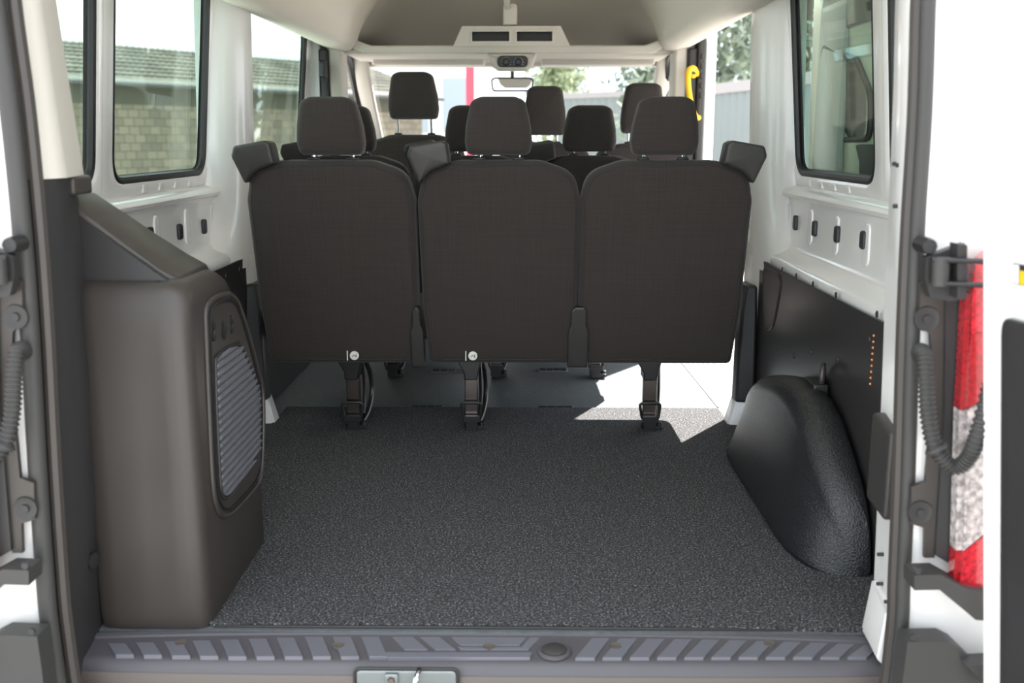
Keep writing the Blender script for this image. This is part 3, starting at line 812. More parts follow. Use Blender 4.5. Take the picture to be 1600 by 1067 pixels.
# ================================================================== SEATS
SEATG = 'grey fabric passenger seats'
def seat(name, loc, label, width=0.505, z_bot=0.28, z_top=0.935, hz0=0.950, hz1=1.118, hw=0.200, wing=0, legs=(0.0,), sticker=None, hinge=0, hinge_x=0.036, shoulder=0.12, post_gap=0.095, head_x=0.0, lean=13.5, cat='seat', group=None, mesh_from=None):
    root = empty(name, loc, label, cat, group)
    a = math.radians(lean)
    def T(u, v, w):   # v height, w forward
        t = (v-z_bot)
        return Vector((u, 0.02-t*math.tan(a)+w, v))
    W2 = width/2; bt = W2-0.016
    out = rpoly([(-bt, z_bot, 0.02), (bt, z_bot, 0.02), (W2-0.002, z_bot+0.2, 0.1), (W2, z_top-0.12, 0.05), (W2-0.02, z_top-0.035, shoulder*0.9), (W2-0.12, z_top, 0.10), (-W2+0.12, z_top, 0.10), (-W2+0.02, z_top-0.035, shoulder*0.9), (-W2, z_top-0.12, 0.05), (-W2+0.002, z_bot+0.2, 0.1)], 6)
    bm = NB(); slab(bm, out, 0.115, 0.030, T, crown=(0.008, 0.0), seg=5)
    back = obj('backrest', bm, M['fabric'], parent=root, local=True)
    # piping seam around the back panel
    bm = NB()
    oo = [Vector(q) for q in out]
    if area(oo) < 0: oo = oo[::-1]
    ins = inset(oo, 0.016)
    tube(bm, [T(q.x, q.y, 0.0035) for q in ins], 0.0022, 5, closed=True)
    obj('piping', bm, M['fabric'], parent=back, local=True)
    # cushion
    bm = NB()
    slab(bm, rpoly([(-W2+0.01, 0.10, 0.03), (W2-0.01, 0.10, 0.03), (W2-0.01, 0.55, 0.06), (-W2+0.01, 0.55, 0.06)], 5), 0.13, 0.035, lambda u, v, w: Vector((u, v, z_bot+0.012+w+0.04*(v-0.1))), crown=(0, 0.01))
    obj('seat_cushion', bm, M['fabric'], parent=root, local=True)
    # headrest
    H = hw/2; hh = hz1-hz0
    ho = rpoly([(-H*0.93, hz0, 0.022), (H*0.93, hz0, 0.022), (H, hz0+hh*0.22, 0.05), (H*0.96, hz0+hh*0.5, 0.1), (H*0.80, hz1-0.012, 0.035), (H*0.5, hz1, 0.05), (-H*0.5, hz1, 0.05), (-H*0.80, hz1-0.012, 0.035), (-H*0.96, hz0+hh*0.5, 0.1), (-H, hz0+hh*0.22, 0.05)], 6)
    def TH(u, v, w): return T(u+head_x, v, w+0.004)
    bm = NB(); slab(bm, ho, 0.095, 0.026, TH, crown=(0.006, 0.008), seg=5)
    hr = obj('headrest', bm, M['fabric'], parent=root, local=True)
    for sx in (-1, 1):
        x = head_x+sx*post_gap*0.62
        bm = NB(); tube(bm, [T(x, z_top-0.05, 0.05), T(x, hz0+0.03, 0.05)], 0.0055, 8)
        obj('headrest_post', bm, M['chrome'], parent=root, local=True)
        bm = NB(); slab(bm, rpoly([(x-0.018, -0.012, 0.006), (x+0.018, -0.012, 0.006), (x+0.018, 0.012, 0.006), (x-0.018, 0.012, 0.006)], 3), 0.014, 0.005, lambda u, v, w: T(u, z_top-0.006+w, 0.05+v))
        obj('post_guide', bm, M['black'], parent=root, local=True)
    # belt retractor housing on the shoulder
    if wing:
        s = wing
        c = [(W2-0.105, z_top-0.010, 0.006), (W2-0.098, z_top+0.050, 0.012), (W2-0.082, z_top+0.058, 0.012), (W2+0.012, z_top+0.042, 0.015), (W2+0.022, z_top+0.012, 0.02), (W2-0.010, z_top-0.070, 0.006), (W2-0.045, z_top-0.032, 0.04)]
        oo = rpoly([(s*u, v, r) for u, v, r in c], 4)
        bm = NB(); slab(bm, oo, 0.085, 0.010, lambda u, v, w: T(u, v, w-0.022), crown=(0.002, 0))
        obj('belt_housing', bm, M['cover'], parent=root, local=True, label='smooth dark plastic seat belt housing')
    if hinge:
        s = hinge
        c = [(W2-0.030, z_bot-0.008, 0.004), (W2+hinge_x, z_bot-0.008, 0.004), (W2+hinge_x, z_bot+0.118, 0.006), (W2+hinge_x-0.008, z_bot+0.135, 0.006), (W2+hinge_x-0.008, z_bot+0.185, 0.008), (W2+hinge_x-0.016, z_bot+0.198, 0.008), (W2-0.010, z_bot+0.198, 0.008), (W2-0.022, z_bot+0.185, 0.008), (W2-0.022, z_bot+0.135, 0.006), (W2-0.030, z_bot+0.118, 0.006)]
        oo = rpoly([(s*u, v, r) for u, v, r in c], 3)
        bm = NB(); slab(bm, oo, 0.05, 0.006, lambda u, v, w: T(u, v, w-0.012))
        obj('hinge_cover', bm, M['cover'], parent=root, local=True)
    if sticker is not None:
        c = T(sticker, z_bot+0.031, -0.006)
        bm = NB(); lathe(bm, c, (0, -1, 0), [(0.0145, -0.004), (0.0145, 0.0005), (0.012, 0.0012)], 20)
        st = obj('tag', bm, M['tag'], parent=root, local=True, label='small round white tag')
        bm = NB()
        tube(bm, [c+Vector((-0.007, -0.002, -0.003)), c+Vector((0, -0.002, 0.003)), c+Vector((0.006, -0.002, -0.004))], 0.0011, 5)
        tube(bm, [c+Vector((0.006, -0.002, 0.006)), c+Vector((0.007, -0.002, -0.005))], 0.001, 5)
        obj('tag_symbol', bm, M['black'], parent=st, local=True)
        bm = NB(); box(bm, c.x-0.024, c.x-0.021, c.y-0.0012, c.y+0.002, c.z-0.016, c.z+0.016)
        obj('tag_strip', bm, M['tag'], parent=root, local=True)
    # legs
    for lx in legs:
        y = 0.22
        bm = NB()
        loft(bm, [[Vector((lx+dx, y+dy, z)) for dx, dy in ((-w1, -0.03), (w2, -0.03), (w2, 0.06), (-w1, 0.06))] for z, w1, w2 in ((z_bot+0.02, 0.066, 0.045), (z_bot-0.005, 0.060, 0.042), (z_bot-0.07, 0.024, 0.026), (z_bot-0.095, 0.024, 0.022))])
        lg = obj('leg', bm, M['black'], parent=root, local=True, bevel=0.004)
        bm = NB(); loft(bm, [[Vector((lx+dx, y+dy, z)) for dx, dy in ((-w1, -0.012), (w1, -0.012), (w1, 0.02), (-w1, 0.02))] for z, w1 in ((0.008, 0.024), (z_bot-0.10, 0.022), (z_bot-0.06, 0.022))])
        obj('leg_post', bm, M['steel'], parent=lg, local=True, bevel=0.003)
        bm = NB()
        tube(bm, smoothpath([(lx+0.030, y+0.02, z_bot-0.02), (lx+0.042, y+0.10, z_bot-0.09), (lx+0.046, y+0.12, 0.11), (lx+0.038, y+0.08, 0.05), (lx+0.024, y+0.03, 0.02)], 5), 0.009, 8)
        tube(bm, smoothpath([(lx+0.028, y+0.04, z_bot-0.04), (lx+0.030, y+0.06, 0.12), (lx+0.028, y+0.03, 0.05)], 5), 0.006, 8)
        obj('leg_brace', bm, M['black'], parent=lg, local=True)
        bm = NB()
        tube(bm, [Vector((lx+q[0], y-0.03, q[1])) for q in rpoly([(-0.026, 0.050, 0.01), (0.030, 0.050, 0.01), (0.036, 0.105, 0.01), (-0.036, 0.105, 0.01)], 3)], 0.0055, 6, closed=True)
        box(bm, lx-0.026, lx+0.030, y-0.045, y-0.022, 0.04, 0.06)
        box(bm, lx-0.018, lx+0.020, y-0.040, y+0.04, 0.008, 0.045)
        obj('latch_handle', bm, M['black'], parent=lg, local=True, bevel=0.002)
        bm = NB(); box(bm, lx+0.018, lx+0.045, y-0.03, y+0.04, 0.008, 0.022); lathe(bm, (lx+0.036, y-0.01, 0.012), (0, 0, 1), [(0.012, 0), (0.010, 0.022)], 10)
        obj('foot', bm, M['black'], parent=lg, local=True, bevel=0.002)
    return root

seat('van_seat', (-0.505, 3.13, 0), 'rear row seat nearest the left wall, behind the storage cover', wing=-1, legs=(-0.005,), sticker=0.040, hinge=1, hinge_x=0.012, width=0.51, head_x=0.012)
seat('van_seat', (0.006, 3.13, 0), 'middle seat of the rear row with belt housing on its left shoulder', wing=-1, legs=(-0.105,), sticker=-0.088, hinge=1, width=0.495)
seat('van_seat', (0.512, 3.13, 0), 'rear row seat nearest the open sliding door, no round tag', wing=1, legs=(0.005,), width=0.52, head_x=-0.014)
seat('van_seat', (-0.575, 3.91, 0), 'second row seat at the left wall, mostly hidden by the rear left seat', wing=-1, legs=(0.10,), width=0.46)
seat('van_seat', (-0.115, 3.91, 0), 'second row seat glimpsed behind the rear middle seat', wing=-1, legs=(0.08,), width=0.46)
seat('van_seat', (0.325, 3.91, 0), 'second row seat showing between the middle and right rear seats', wing=-1, legs=(0.06,), width=0.46)
seat('driver_seat', (-0.43, 4.84, 0), 'driver seat with raised headrest on bare chrome posts, left front', width=0.47, z_bot=0.36, z_top=1.015, hz0=1.085, hz1=1.295, hw=0.232, legs=(), post_gap=0.125)
seat('front_passenger_seat', (0.175, 4.84, 0), 'front passenger seat below the rear view mirror with tall narrow headrest', width=0.45, z_bot=0.34, z_top=0.975, hz0=1.012, hz1=1.232, hw=0.198, legs=(), shoulder=0.05)
seat('front_passenger_seat', (0.625, 4.84, 0), 'front passenger seat beside the yellow handle, half hidden by the rear right seat', width=0.44, z_bot=0.34, z_top=0.975, hz0=1.02, hz1=1.245, hw=0.198, legs=(), shoulder=0.05)
# seat bases of the cab
for x, lab in ((-0.43, 'dark plinth under the driver seat'), (0.40, 'dark wide plinth under the front passenger seats')):
    hw = 0.2 if x < 0 else 0.42
    bm = NB(); box(bm, x-hw, x+hw, 4.94, 5.36, 0, 0.37 if x < 0 else 0.352)
    obj('seat_plinth', bm, M['dark'], label=lab, cat='seat base', bevel=0.02)

# floor anchor covers
for px, py, wpx, lab in ((700, 579, 52, 'slotted floor vent behind the gap of the second row, left of centre'), (864, 578, 46, 'slotted floor vent under the seats right of the far middle leg'),
                         (667, 637, 52, 'slotted floor vent at the carpet edge left of the middle seat leg'), (868, 638, 58, 'slotted floor vent at the carpet edge right of the middle seat leg')):
    p = P(px, py, Z=0.004); sc = 1556/(0.98*p.y+0.2); hw = wpx/2/sc
    v = empty('floor_vent', (p.x, p.y, 0), lab, 'vent', 'floor vents')
    bm = NB(); box(bm, p.x-hw, p.x+hw, p.y-0.03, p.y+0.03, 0, 0.006)
    obj('frame', bm, M['vent'], parent=v, bevel=0.002)
    bm = NB()
    for k in range(4):
        x0 = p.x-hw+0.006+k*(2*hw-0.008)/4
        box(bm, x0, x0+(2*hw-0.008)/4-0.004, p.y-0.022, p.y+0.022, 0.0055, 0.0075)
    obj('slot', bm, M['black'], parent=v, smooth=False)

# ================================================================== CAB OVERHEAD
sh = empty('overhead_shelf', (0, 5.1, 1.36), 'beige overhead shelf with twin bins above the windscreen', 'shelf')
ZL, ZT = P(800, 84, Y=5.0).z, P(800, 71, Y=5.0).z
bm = NB()
o = rpoly([(-0.70, ZL, 0.03), (0.70, ZL, 0.03), (0.80, ZL+0.05, 0.05), (0.83, ZL+0.17, 0.02), (0.795, ZL+0.17, 0.02), (0.76, ZT+0.035, 0.05), (0.66, ZT, 0.04), (-0.66, ZT, 0.04), (-0.76, ZT+0.035, 0.05), (-0.795, ZL+0.17, 0.02), (-0.83, ZL+0.17, 0.02), (-0.80, ZL+0.05, 0.05)], 5)
oo = [Vector(q) for q in o]
# extruded thick lip with bevel
prism(bm, oo, TXZ(4.985), 0, 0.05)
obj('lip', bm, M['trim'], parent=sh, bevel=0.008, bseg=3)
bm = NB(); box(bm, -0.80, 0.80, 5.03, 5.80, ZL+0.005, ZL+0.02)
obj('tray', bm, M['liner'], parent=sh)
bm = NB()
co = [P(*q, Y=4.975) for q in ((708, 71), (722, 45), (728, 41), (868, 41), (876, 45), (891, 71))]
# console face as a ring with two bin openings
bins = [((736, 48), (797, 66)), ((806, 48), (864, 66))]
bx = [(P(a[0], a[1], Y=4.975), P(b[0], b[1], Y=4.975)) for a, b in bins]
zc0, zc1 = co[0].z-0.005, co[2].z
za, zb_ = bx[0][1].z, bx[0][0].z
yF = 4.97
def pl(x0, x1, z0_, z1_, x0t=None, x1t=None):
    x0t = x0 if x0t is None else x0t; x1t = x1 if x1t is None else x1t
    prism(bm, [(x0, z0_), (x1, z0_), (x1t, z1_), (x0t, z1_)], TXZ(yF), 0, 0.05)
lw = lambda z: co[0].x+(co[1].x-co[0].x)*(z-zc0)/(zc1-zc0)
rw = lambda z: co[5].x+(co[4].x-co[5].x)*(z-zc0)/(zc1-zc0)
pl(lw(zc0), rw(zc0), zc0, za, lw(za), rw(za))
pl(lw(zb_), rw(zb_), zb_, zc1, lw(zc1), rw(zc1))
pl(lw(za), bx[0][0].x, za, zb_, lw(zb_), bx[0][0].x)
pl(bx[0][1].x, bx[1][0].x, za, zb_)
pl(bx[1][1].x, rw(za), za, zb_, bx[1][1].x, rw(zb_))
obj('bin_console', bm, M['trim'], parent=sh)
for a, b in bx:
    bm = NB()
    q = rpoly([(a.x, b.z, 0.004), (b.x, b.z, 0.004), (b.x, a.z, 0.004), (a.x, a.z, 0.004)], 3)
    tube(bm, [Vector((v.x, yF, v.y)) for v in q], 0.005, 6, closed=True)
    obj('bin_rim', bm, M['liner'], parent=sh)
    bm = NB()
    box(bm, a.x, b.x, yF+0.10, yF+0.105, b.z, a.z); box(bm, a.x, b.x, yF+0.05, yF+0.1, b.z-0.003, b.z); box(bm, a.x, b.x, yF+0.05, yF+0.1, a.z, a.z+0.003)
    obj('bin', bm, M['plastic'], parent=sh)
# climate control pod below the lip
q = [P(*v, Y=4.98) for v in ((760, 84), (840, 84), (832, 103), (824, 110), (778, 110), (768, 103))]
bm = NB(); slab(bm, rpoly([(v.x, v.z, 0.01) for v in q], 4), 0.10, 0.01, TXZ(4.965))
pod = obj('control_pod', bm, M['trim'], parent=sh)
a = P(777, 87, Y=4.96); b = P(825, 105, Y=4.96)
bm = NB(); slab(bm, rpoly([(a.x, b.z, 0.025), (b.x, b.z, 0.025), (b.x, a.z, 0.025), (a.x, a.z, 0.025)], 6), 0.01, 0.003, TXZ(4.958))
obj('control_panel', bm, M['dark'], parent=pod, label='dark panel with two dials')
for px in (791, 810):
    p = P(px, 97, Y=4.955)
    bm = NB(); lathe(bm, (p.x, 4.958, p.z), (0, -1, 0), [(0.019, 0), (0.018, 0.004), (0.011, 0.006), (0.010, 0.018)], 20)
    obj('dial', bm, M['black'], parent=pod)
    bm = NB()
    for k in range(9):
        an = -PI*0.15+PI*1.3*k/8
        lathe(bm, (p.x+0.023*math.cos(an), 4.957, p.z+0.023*math.sin(an)), (0, -1, 0), [(0.0016, 0), (0.0016, 0.001)], 6)
    obj('dial_mark', bm, M['tag'], parent=pod)
p = P(810, 97, Y=4.955)
for c_, a0, a1 in (('blue', 0.75, 1.1), ('red', -0.1, 0.25)):
    bm = NB(); tube(bm, [Vector((p.x+0.0205*math.cos(PI*(a0+(a1-a0)*k/6)), 4.9565, p.z+0.0205*math.sin(PI*(a0+(a1-a0)*k/6)))) for k in range(7)], 0.0018, 5)
    obj('dial_arc', bm, M[c_], parent=pod, label=f'{c_} temperature arc')
# visors
for px0, px1, lab in ((580, 757, 'beige sun visor above the driver side of the windscreen'), (846, 1024, 'beige sun visor above the passenger side of the windscreen')):
    Yv = 5.42
    a = P(px0, 89, Y=Yv); b = P(px1, 101, Y=Yv)
    s = 1 if px0 > 800 else -1
    v = empty('sun_visor', ((a.x+b.x)/2, Yv, b.z), lab, 'sun visor')
    bm = NB(); slab(bm, rpoly([(a.x, b.z, 0.015), (b.x, b.z, 0.015), (b.x, a.z+0.004, 0.015), (a.x, a.z+0.004, 0.015)], 5), 0.14, 0.012, TXZ(Yv))
    obj('flap', bm, M['trim'], parent=v)
    bm = NB(); tube(bm, [(a.x, Yv+0.1, a.z+0.012), (b.x, Yv+0.1, a.z+0.012)], 0.006, 8)  # dark bar added for the shadowed gap between shelf lip and visor
    obj('gap_shade_bar', bm, M['dark'], parent=v)
    if s < 0:
        for q0, q1 in ((598, 608), (627, 645)):
            u = P(q0, 88, Y=Yv-0.01); w2 = P(q1, 85, Y=Yv-0.01)
            bm = NB(); box(bm, u.x, w2.x, Yv-0.004, Yv+0.06, a.z+0.0045, a.z+0.010)
            obj('label', bm, M['blue'], parent=v, label='blue sticker edge')
# header between visors and glass
bm = NB(); box(bm, -0.86, 0.88, 5.62, 5.76, 1.385, 1.45)
obj('header_trim', bm, M['trim'], parent=ceil, bevel=0.015)
# mirror
a = P(768, 122, Y=5.85); b = P(833, 142, Y=5.85)
mr = empty('rear_view_mirror', ((a.x+b.x)/2, 5.85, b.z), 'rear view mirror hanging from the windscreen', 'mirror')
o = rpoly([(a.x+0.008, b.z, 0.015), (b.x-0.008, b.z, 0.015), (b.x, a.z-0.01, 0.02), (b.x-0.02, a.z, 0.02), (a.x+0.02, a.z, 0.02), (a.x, a.z-0.01, 0.02)], 5)
bm = NB(); slab(bm, o, 0.03, 0.008, TXZ(5.85)); obj('housing', bm, M['black'], parent=mr)
bm = NB(); prism(bm, inset([Vector(q) for q in o], 0.005), TXZ(5.845), 0, 0.004); obj('glass', bm, M['mirror'], parent=mr, smooth=False)
bm = NB(); tube(bm, [Vector((q[0], 5.846, q[1])) for q in o], 0.005, 6, closed=True); obj('rim', bm, M['black'], parent=mr)
bm = NB(); tube(bm, [((a.x+b.x)/2+0.0, 5.87, a.z-0.01), ((a.x+b.x)/2, 5.86, a.z+0.045), ((a.x+b.x)/2, 5.84, 1.42)], 0.010, 8); obj('stalk', bm, M['black'], parent=mr)

# yellow grab handle on right B pillar
gh = empty('grab_handle', (0.87, 4.93, 1.08), 'yellow grab handle on the pillar by the open sliding door', 'handle')
ty, by = P(1080, 108, Y=4.90), P(1088, 183, Y=4.90)
bm = NB()
hpts = [(1089, 117, 4.925), (1084, 107, 4.90), (1077, 110, 4.885), (1075, 125, 4.88), (1077, 148, 4.88), (1081, 168, 4.885), (1087, 182, 4.90), (1092, 184, 4.925)]
tube(bm, smoothpath([P(a_, b_, Y=c_) for a_, b_, c_ in hpts], 6), 0.0145, 10)
obj('grip', bm, M['yellow'], parent=gh)
for z in (ty.z-0.018, by.z+0.012):
    bm = NB(); slab(bm, rpoly([(0.872, z-0.024, 0.012), (0.899, z-0.024, 0.012), (0.899, z+0.024, 0.012), (0.872, z+0.024, 0.012)], 4), 0.022, 0.006, TXZ(4.905)); mt = obj('mount', bm, M['yellow'], parent=gh)
    bm = NB(); lathe(bm, (0.886, 4.902, z+0.004), (0, -1, 0), [(0.010, -0.002), (0.009, 0.003)], 12); obj('screw', bm, M['plastic'], parent=mt)
# door striker bits and track on right B pillar
bm = NB()
for z in (1.20, 1.245, 1.29, 1.335, 1.38):
    box(bm, 0.918, 0.930, 4.905, 4.918, z-0.012, z+0.012)
obj('striker', bm, M['black'], parent=wr, bevel=0.003)

# seat belts on left windows (second row)
for (x0, y0, lab) in ((-0.93, 4.80, 'beige seat belt hanging from the left B pillar'),):
    sb = empty('seat_belt', (x0, y0, 0.6), lab, 'seat belt')
    bm = NB(); pth = [(x0+0.055, 4.88, 1.30), (x0+0.060, 4.86, 1.15), (x0+0.055, 4.84, 0.9), (x0+0.05, 4.86, 0.5), (x0+0.05, 4.87, 0.05)]
    for a_, b_ in zip(pth, pth[1:]):
        loft(bm, [[Vector(a_)+Vector(d) for d in ((0, -0.022, 0), (0.002, -0.022, 0), (0.002, 0.022, 0), (0, 0.022, 0))], [Vector(b_)+Vector(d) for d in ((0, -0.022, 0), (0.002, -0.022, 0), (0.002, 0.022, 0), (0, 0.022, 0))]])
    obj('webbing', bm, M['dark'], parent=sb)
    bm = NB(); slab(bm, rpoly([(4.84, 1.28, 0.015), (4.92, 1.28, 0.015), (4.91, 1.36, 0.02), (4.85, 1.36, 0.02)], 4), 0.03, 0.008, TYZ(x0+0.04)); obj('anchor', bm, M['dark'], parent=sb)

# ================================================================== REAR BODY OUTSIDE THE OPENING
def rear_end(s, dx):
    """hinge side of the rear end; outlines traced for the right side, mirrored for the left"""
    side_n = 'right' if s > 0 else 'left'
    def X(px, py, Y):
        p = P(px, py, Y=Y); return Vector((s*p.x-dx if s < 0 else p.x, p.z))
    def plate(bm, q, Y, t, r=0.003):
        prism(bm, [X(px, py, Y) for px, py in q], TXZ(Y, -1), 0, t)
    # body corner
    bm = NB(); secs = []
    for z in (-0.55, -0.14, 0.0, 0.3, 0.6, 0.9, 1.2, 1.6):
        xi = seal_x(s, max(-0.05, min(1.45, z)))
        xo_ = 1.03-0.05*max(0, z-0.8)
        secs.append([Vector((s*x, y, z)) for x, y in ((xi+0.002, 1.735), (xi+0.008, 1.705), (0.86, 1.695), (xo_-0.03, 1.70), (xo_, 1.74), (xo_, 1.82))])
    loft(bm, secs, closed=False, caps=False)
    body = obj('trim_%d' % (2 if s > 0 else 3), bm, M['white'], label=f'white {side_n} rear body corner outside the door seal', cat='body panel', kind='structure')
    # bracket and dark filler
    bm = NB(); plate(bm, [(1434, 440), (1478, 440), (1472, 560), (1470, 640), (1457, 868), (1441, 868), (1442, 822), (1420, 815), (1421, 758), (1443, 750), (1452, 640), (1453, 560), (1450, 520), (1434, 508)], 1.69, 0.010)
    br = obj('hinge_bracket', bm, M['plastic'], label=f'brown-grey bracket strip with two screw ears on the {side_n} rear corner', cat='bracket')
    for px, py in ((1447, 498), (1437, 800)):
        p = X(px, py, 1.68); bm = NB(); lathe(bm, (p.x, 1.68, p.y), (0, -1, 0), [(0.022, 0), (0.021, 0.004), (0.017, 0.003), (0.008, 0.003), (0.007, 0.007)], 20); obj('screw', bm, M['dark'], parent=br)
    bm = NB(); plate(bm, [(1472, 455), (1512, 455), (1502, 640), (1490, 882), (1456, 862), (1470, 640)], 1.688, 0.016)
    obj('corner_filler', bm, M['dark'], label=f'dark vertical filler panel beside the {side_n} tail lamp', cat='panel')
    # bumper shelf and corner
    bm = NB(); plate(bm, [(1412, 880), (1452, 879), (1490, 900), (1600, 925), (1600, 955), (1505, 948), (1490, 935), (1450, 902), (1412, 903)], 1.67, 0.05, 0.006)
    sh_ = obj('bumper_ledge', bm, M['rubber'], label=f'dark stepped plastic ledge under the {side_n} tail lamp', cat='bumper')
    p = X(1434, 892, 1.62); bm = NB(); lathe(bm, (p.x, 1.622, p.y), (0, -1, 0), [(0.008, 0), (0.006, 0.004)], 12); obj('screw', bm, M['dark'], parent=sh_)
    bm = NB(); plate(bm, [(1402, 982), (1462, 981), (1480, 990), (1535, 1044), (1640, 1050), (1640, 1300), (1380, 1300), (1395, 1040)], 1.68, 0.05, 0.008)
    bc = obj('bumper_corner', bm, M['rubber'], label=f'dark lower bumper corner at the {side_n} of the rear sill', cat='bumper')
    bm = NB(); plate(bm, [(1495, 1022), (1640, 1015), (1640, 1060), (1535, 1062)], 1.64, 0.04, 0.008)
    obj('step_pad', bm, M['rubber'], parent=bc)
    p = X(1430, 1000, 1.62); bm = NB(); lathe(bm, (p.x, 1.632, p.y), (0, -1, 0), [(0.007, 0), (0.006, 0.004)], 12); obj('screw', bm, M['dark'], parent=bc)
    # hose
    path = [(1436, 556, 1.70), (1438, 548, 1.67), (1444, 556, 1.645), (1447, 600, 1.63), (1450, 650, 1.62), (1462, 700, 1.61), (1490, 730, 1.60), (1515, 712, 1.585), (1530, 670, 1.57), (1548, 600, 1.58)]
    pts = []
    for px, py, Y in path:
        q = X(px, py, Y); pts.append(Vector((q.x, Y, q.y)))
    sp_ = smoothpath(pts, 26)
    L = len(sp_)
    bm = NB(); tube(bm, sp_, lambda i: 0.0138 if i < 50 else 0.0125+0.0016*(1 if (i % 4) < 2 else -1), 12)
    hs = obj('wiring_hose', bm, M['rubber'], label=f'grey corrugated wiring hose looping from the {side_n} pillar to the rear door', cat='hose')
    k = int(L*0.56)
    bm = NB(); d = (sp_[k+1]-sp_[k]).normalized(); lathe(bm, sp_[k], d, [(0.017, -0.004), (0.020, 0), (0.017, 0.004)], 14); obj('collar', bm, M['rubber'], parent=hs)
    # hinge
    q = X(1449, 385, 1.68)
    def hp(px, py, Y=1.65): a_ = X(px, py, Y); return Vector((a_.x, Y, a_.y))
    bm = NB(); plate(bm, [(1440, 400), (1462, 392), (1500, 378), (1499, 464), (1478, 468), (1446, 462), (1438, 430)], 1.665, 0.02, 0.006); hg = obj('door_hinge', bm, M['dark'], parent=body, label='black rear door hinge')
    bm = NB(); lathe(bm, hp(1449, 384, 1.66), (0, 1, 0), [(0.012, -0.012), (0.014, 0), (0.014, 0.03)], 14); obj('bolt', bm, M['black'], parent=hg)
    bm = NB(); tube(bm, [hp(1471, 402, 1.63), hp(1469, 446, 1.63)], 0.014, 12); obj('hinge_barrel', bm, M['rubber'], parent=hg)
    bm = NB(); plate(bm, [(1484, 378), (1499, 380), (1499, 462), (1484, 462)], 1.645, 0.03, 0.004); obj('hinge_flange', bm, M['dark'], parent=hg)
    for py in (406, 443):
        bm = NB(); tube(bm, [hp(1458, py, 1.63), hp(1500, py+1, 1.61), hp(1552, py+3, 1.58)], 0.0045, 8); obj('hinge_arm', bm, M['black'], parent=hg)
    # tail lamp
    tl = empty('tail_lamp', (s*0.88, 1.66, 0.25), f'tall red and clear tail lamp on the {side_n} rear corner', 'tail lamp')
    Y = 1.668
    def part(nm, q, m, t=0.03, lab=None):
        bm = NB(); plate(bm, q, Y, t, 0.006); return obj(nm, bm, m, parent=tl, label=lab)
    part('upper_lens', [(1512, 410), (1535, 392), (1600, 385), (1600, 500), (1506, 516), (1508, 440)], M['red'], lab='red upper lens')
    part('middle_lens', [(1506, 517), (1600, 501), (1600, 590), (1536, 607), (1500, 632), (1503, 560)], M['reddark'], lab='red middle lens')
    part('clear_lens', [(1500, 634), (1536, 609), (1600, 592), (1600, 780), (1536, 815), (1494, 850), (1497, 740)], M['bulb'], lab='clear reversing lens')
    part('lower_lens', [(1494, 852), (1536, 817), (1600, 782), (1600, 895), (1545, 902), (1487, 909)], M['red'], lab='red lower lens')
    part('lamp_edge', [(1500, 455), (1507, 455), (1500, 634), (1490, 634)], M['reddark'], 0.024)
    part('lamp_edge', [(1490, 635), (1500, 635), (1494, 851), (1484, 851)], M['bulb'], 0.024)
    part('lamp_edge', [(1484, 852), (1494, 852), (1487, 905), (1480, 905)], M['reddark'], 0.024)
    return body
rear_end(1, 0)
rear_end(-1, 0.022)

# right rear door, opened towards the camera
bm = NB(); secs = []
KD = (P(1537, 100, Y=1.56).x-P(1537, 1000, Y=1.56).x)/(P(1537, 100, Y=1.56).z-P(1537, 1000, Y=1.56).z)
ZD = P(1537, 533, Y=1.56).z
for z in (-0.55, 0.0, 0.4, 0.8, 1.2, 1.7):
    e = P(1537, 533, Y=1.56).x
    sh0 = KD*(z-ZD)
    secs.append([Vector((x+sh0, y, z)) for x, y in ((e, 1.56), (e+0.006, 1.545), (e+0.02, 1.50), (e+0.125, 0.90), (e+0.17, 0.66), (e+0.23, 0.66), (e+0.20, 0.9), (e+0.10, 1.50), (e+0.07, 1.56), (e+0.05, 1.575), (e+0.008, 1.572))])
loft(bm, secs)
rd = obj('door_1', bm, M['white'], label='white right rear door swung open towards the viewer', cat='door', kind='structure')
bm = NB()
e = P(1537, 533, Y=1.56).x
def dpt(t, z, off): # t along door inner face
    a_ = Vector((e+0.02, 1.50, 0)); b_ = Vector((e+0.125, 0.90, 0))
    d = (b_-a_); n = Vector((-d.y, d.x, 0)).normalized()*-1
    if n.x > 0: n = -n
    p = a_+d*t+n*off; return Vector((p.x+KD*(z-ZD), p.y, z))
def Pdoor(px, py, off=0.0):
    # meet the door's inner plane
    d = RM @ Vector(((px-800)/F_PX, (533.5-py)/F_PX, -1))
    o_ = dpt(0, 0, off); ux = dpt(1, 0, off)-o_; uz = dpt(0, 1, off)-o_; n = ux.cross(uz)
    t = (o_-CAM).dot(n)/d.dot(n); p = CAM+d*t
    return (p.y-o_.y)/ux.y, p.z
t0, zt_ = Pdoor(1574, 494)
o = rpoly([(t0, -0.40, 0.02), (1.0, -0.40, 0.02), (1.0, zt_, 0.02), (t0, zt_, 0.03)], 4)
slab(bm, o, 0.012, 0.004, lambda u, v, w: dpt(u, v, w))
print('door panel', t0, zt_, KD)
obj('lining_panel', bm, M['board'], parent=rd, label='black lower lining of the door')
ta, za_ = Pdoor(1585, 411); tb, zb2 = Pdoor(1640, 455)
bm = NB(); prism(bm, [(ta, zb2), (tb, zb2), (tb, za_), (ta, za_)], lambda u, v, w: dpt(u, v, w), 0, 0.002)
stk = obj('warning_label', bm, M['dark'], parent=rd, smooth=False)
tc_, _ = Pdoor(1596, 411)
bm = NB(); h = (za_-zb2)
prism(bm, [(ta+0.004, zb2+h*0.04), (tc_-0.004, zb2+h*0.04), (tc_-0.004, za_-h*0.04), (ta+0.004, za_-h*0.04)], lambda u, v, w: dpt(u, v, w), 0.002, 0.003)
obj('label_white', bm, M['tag'], parent=stk, smooth=False)
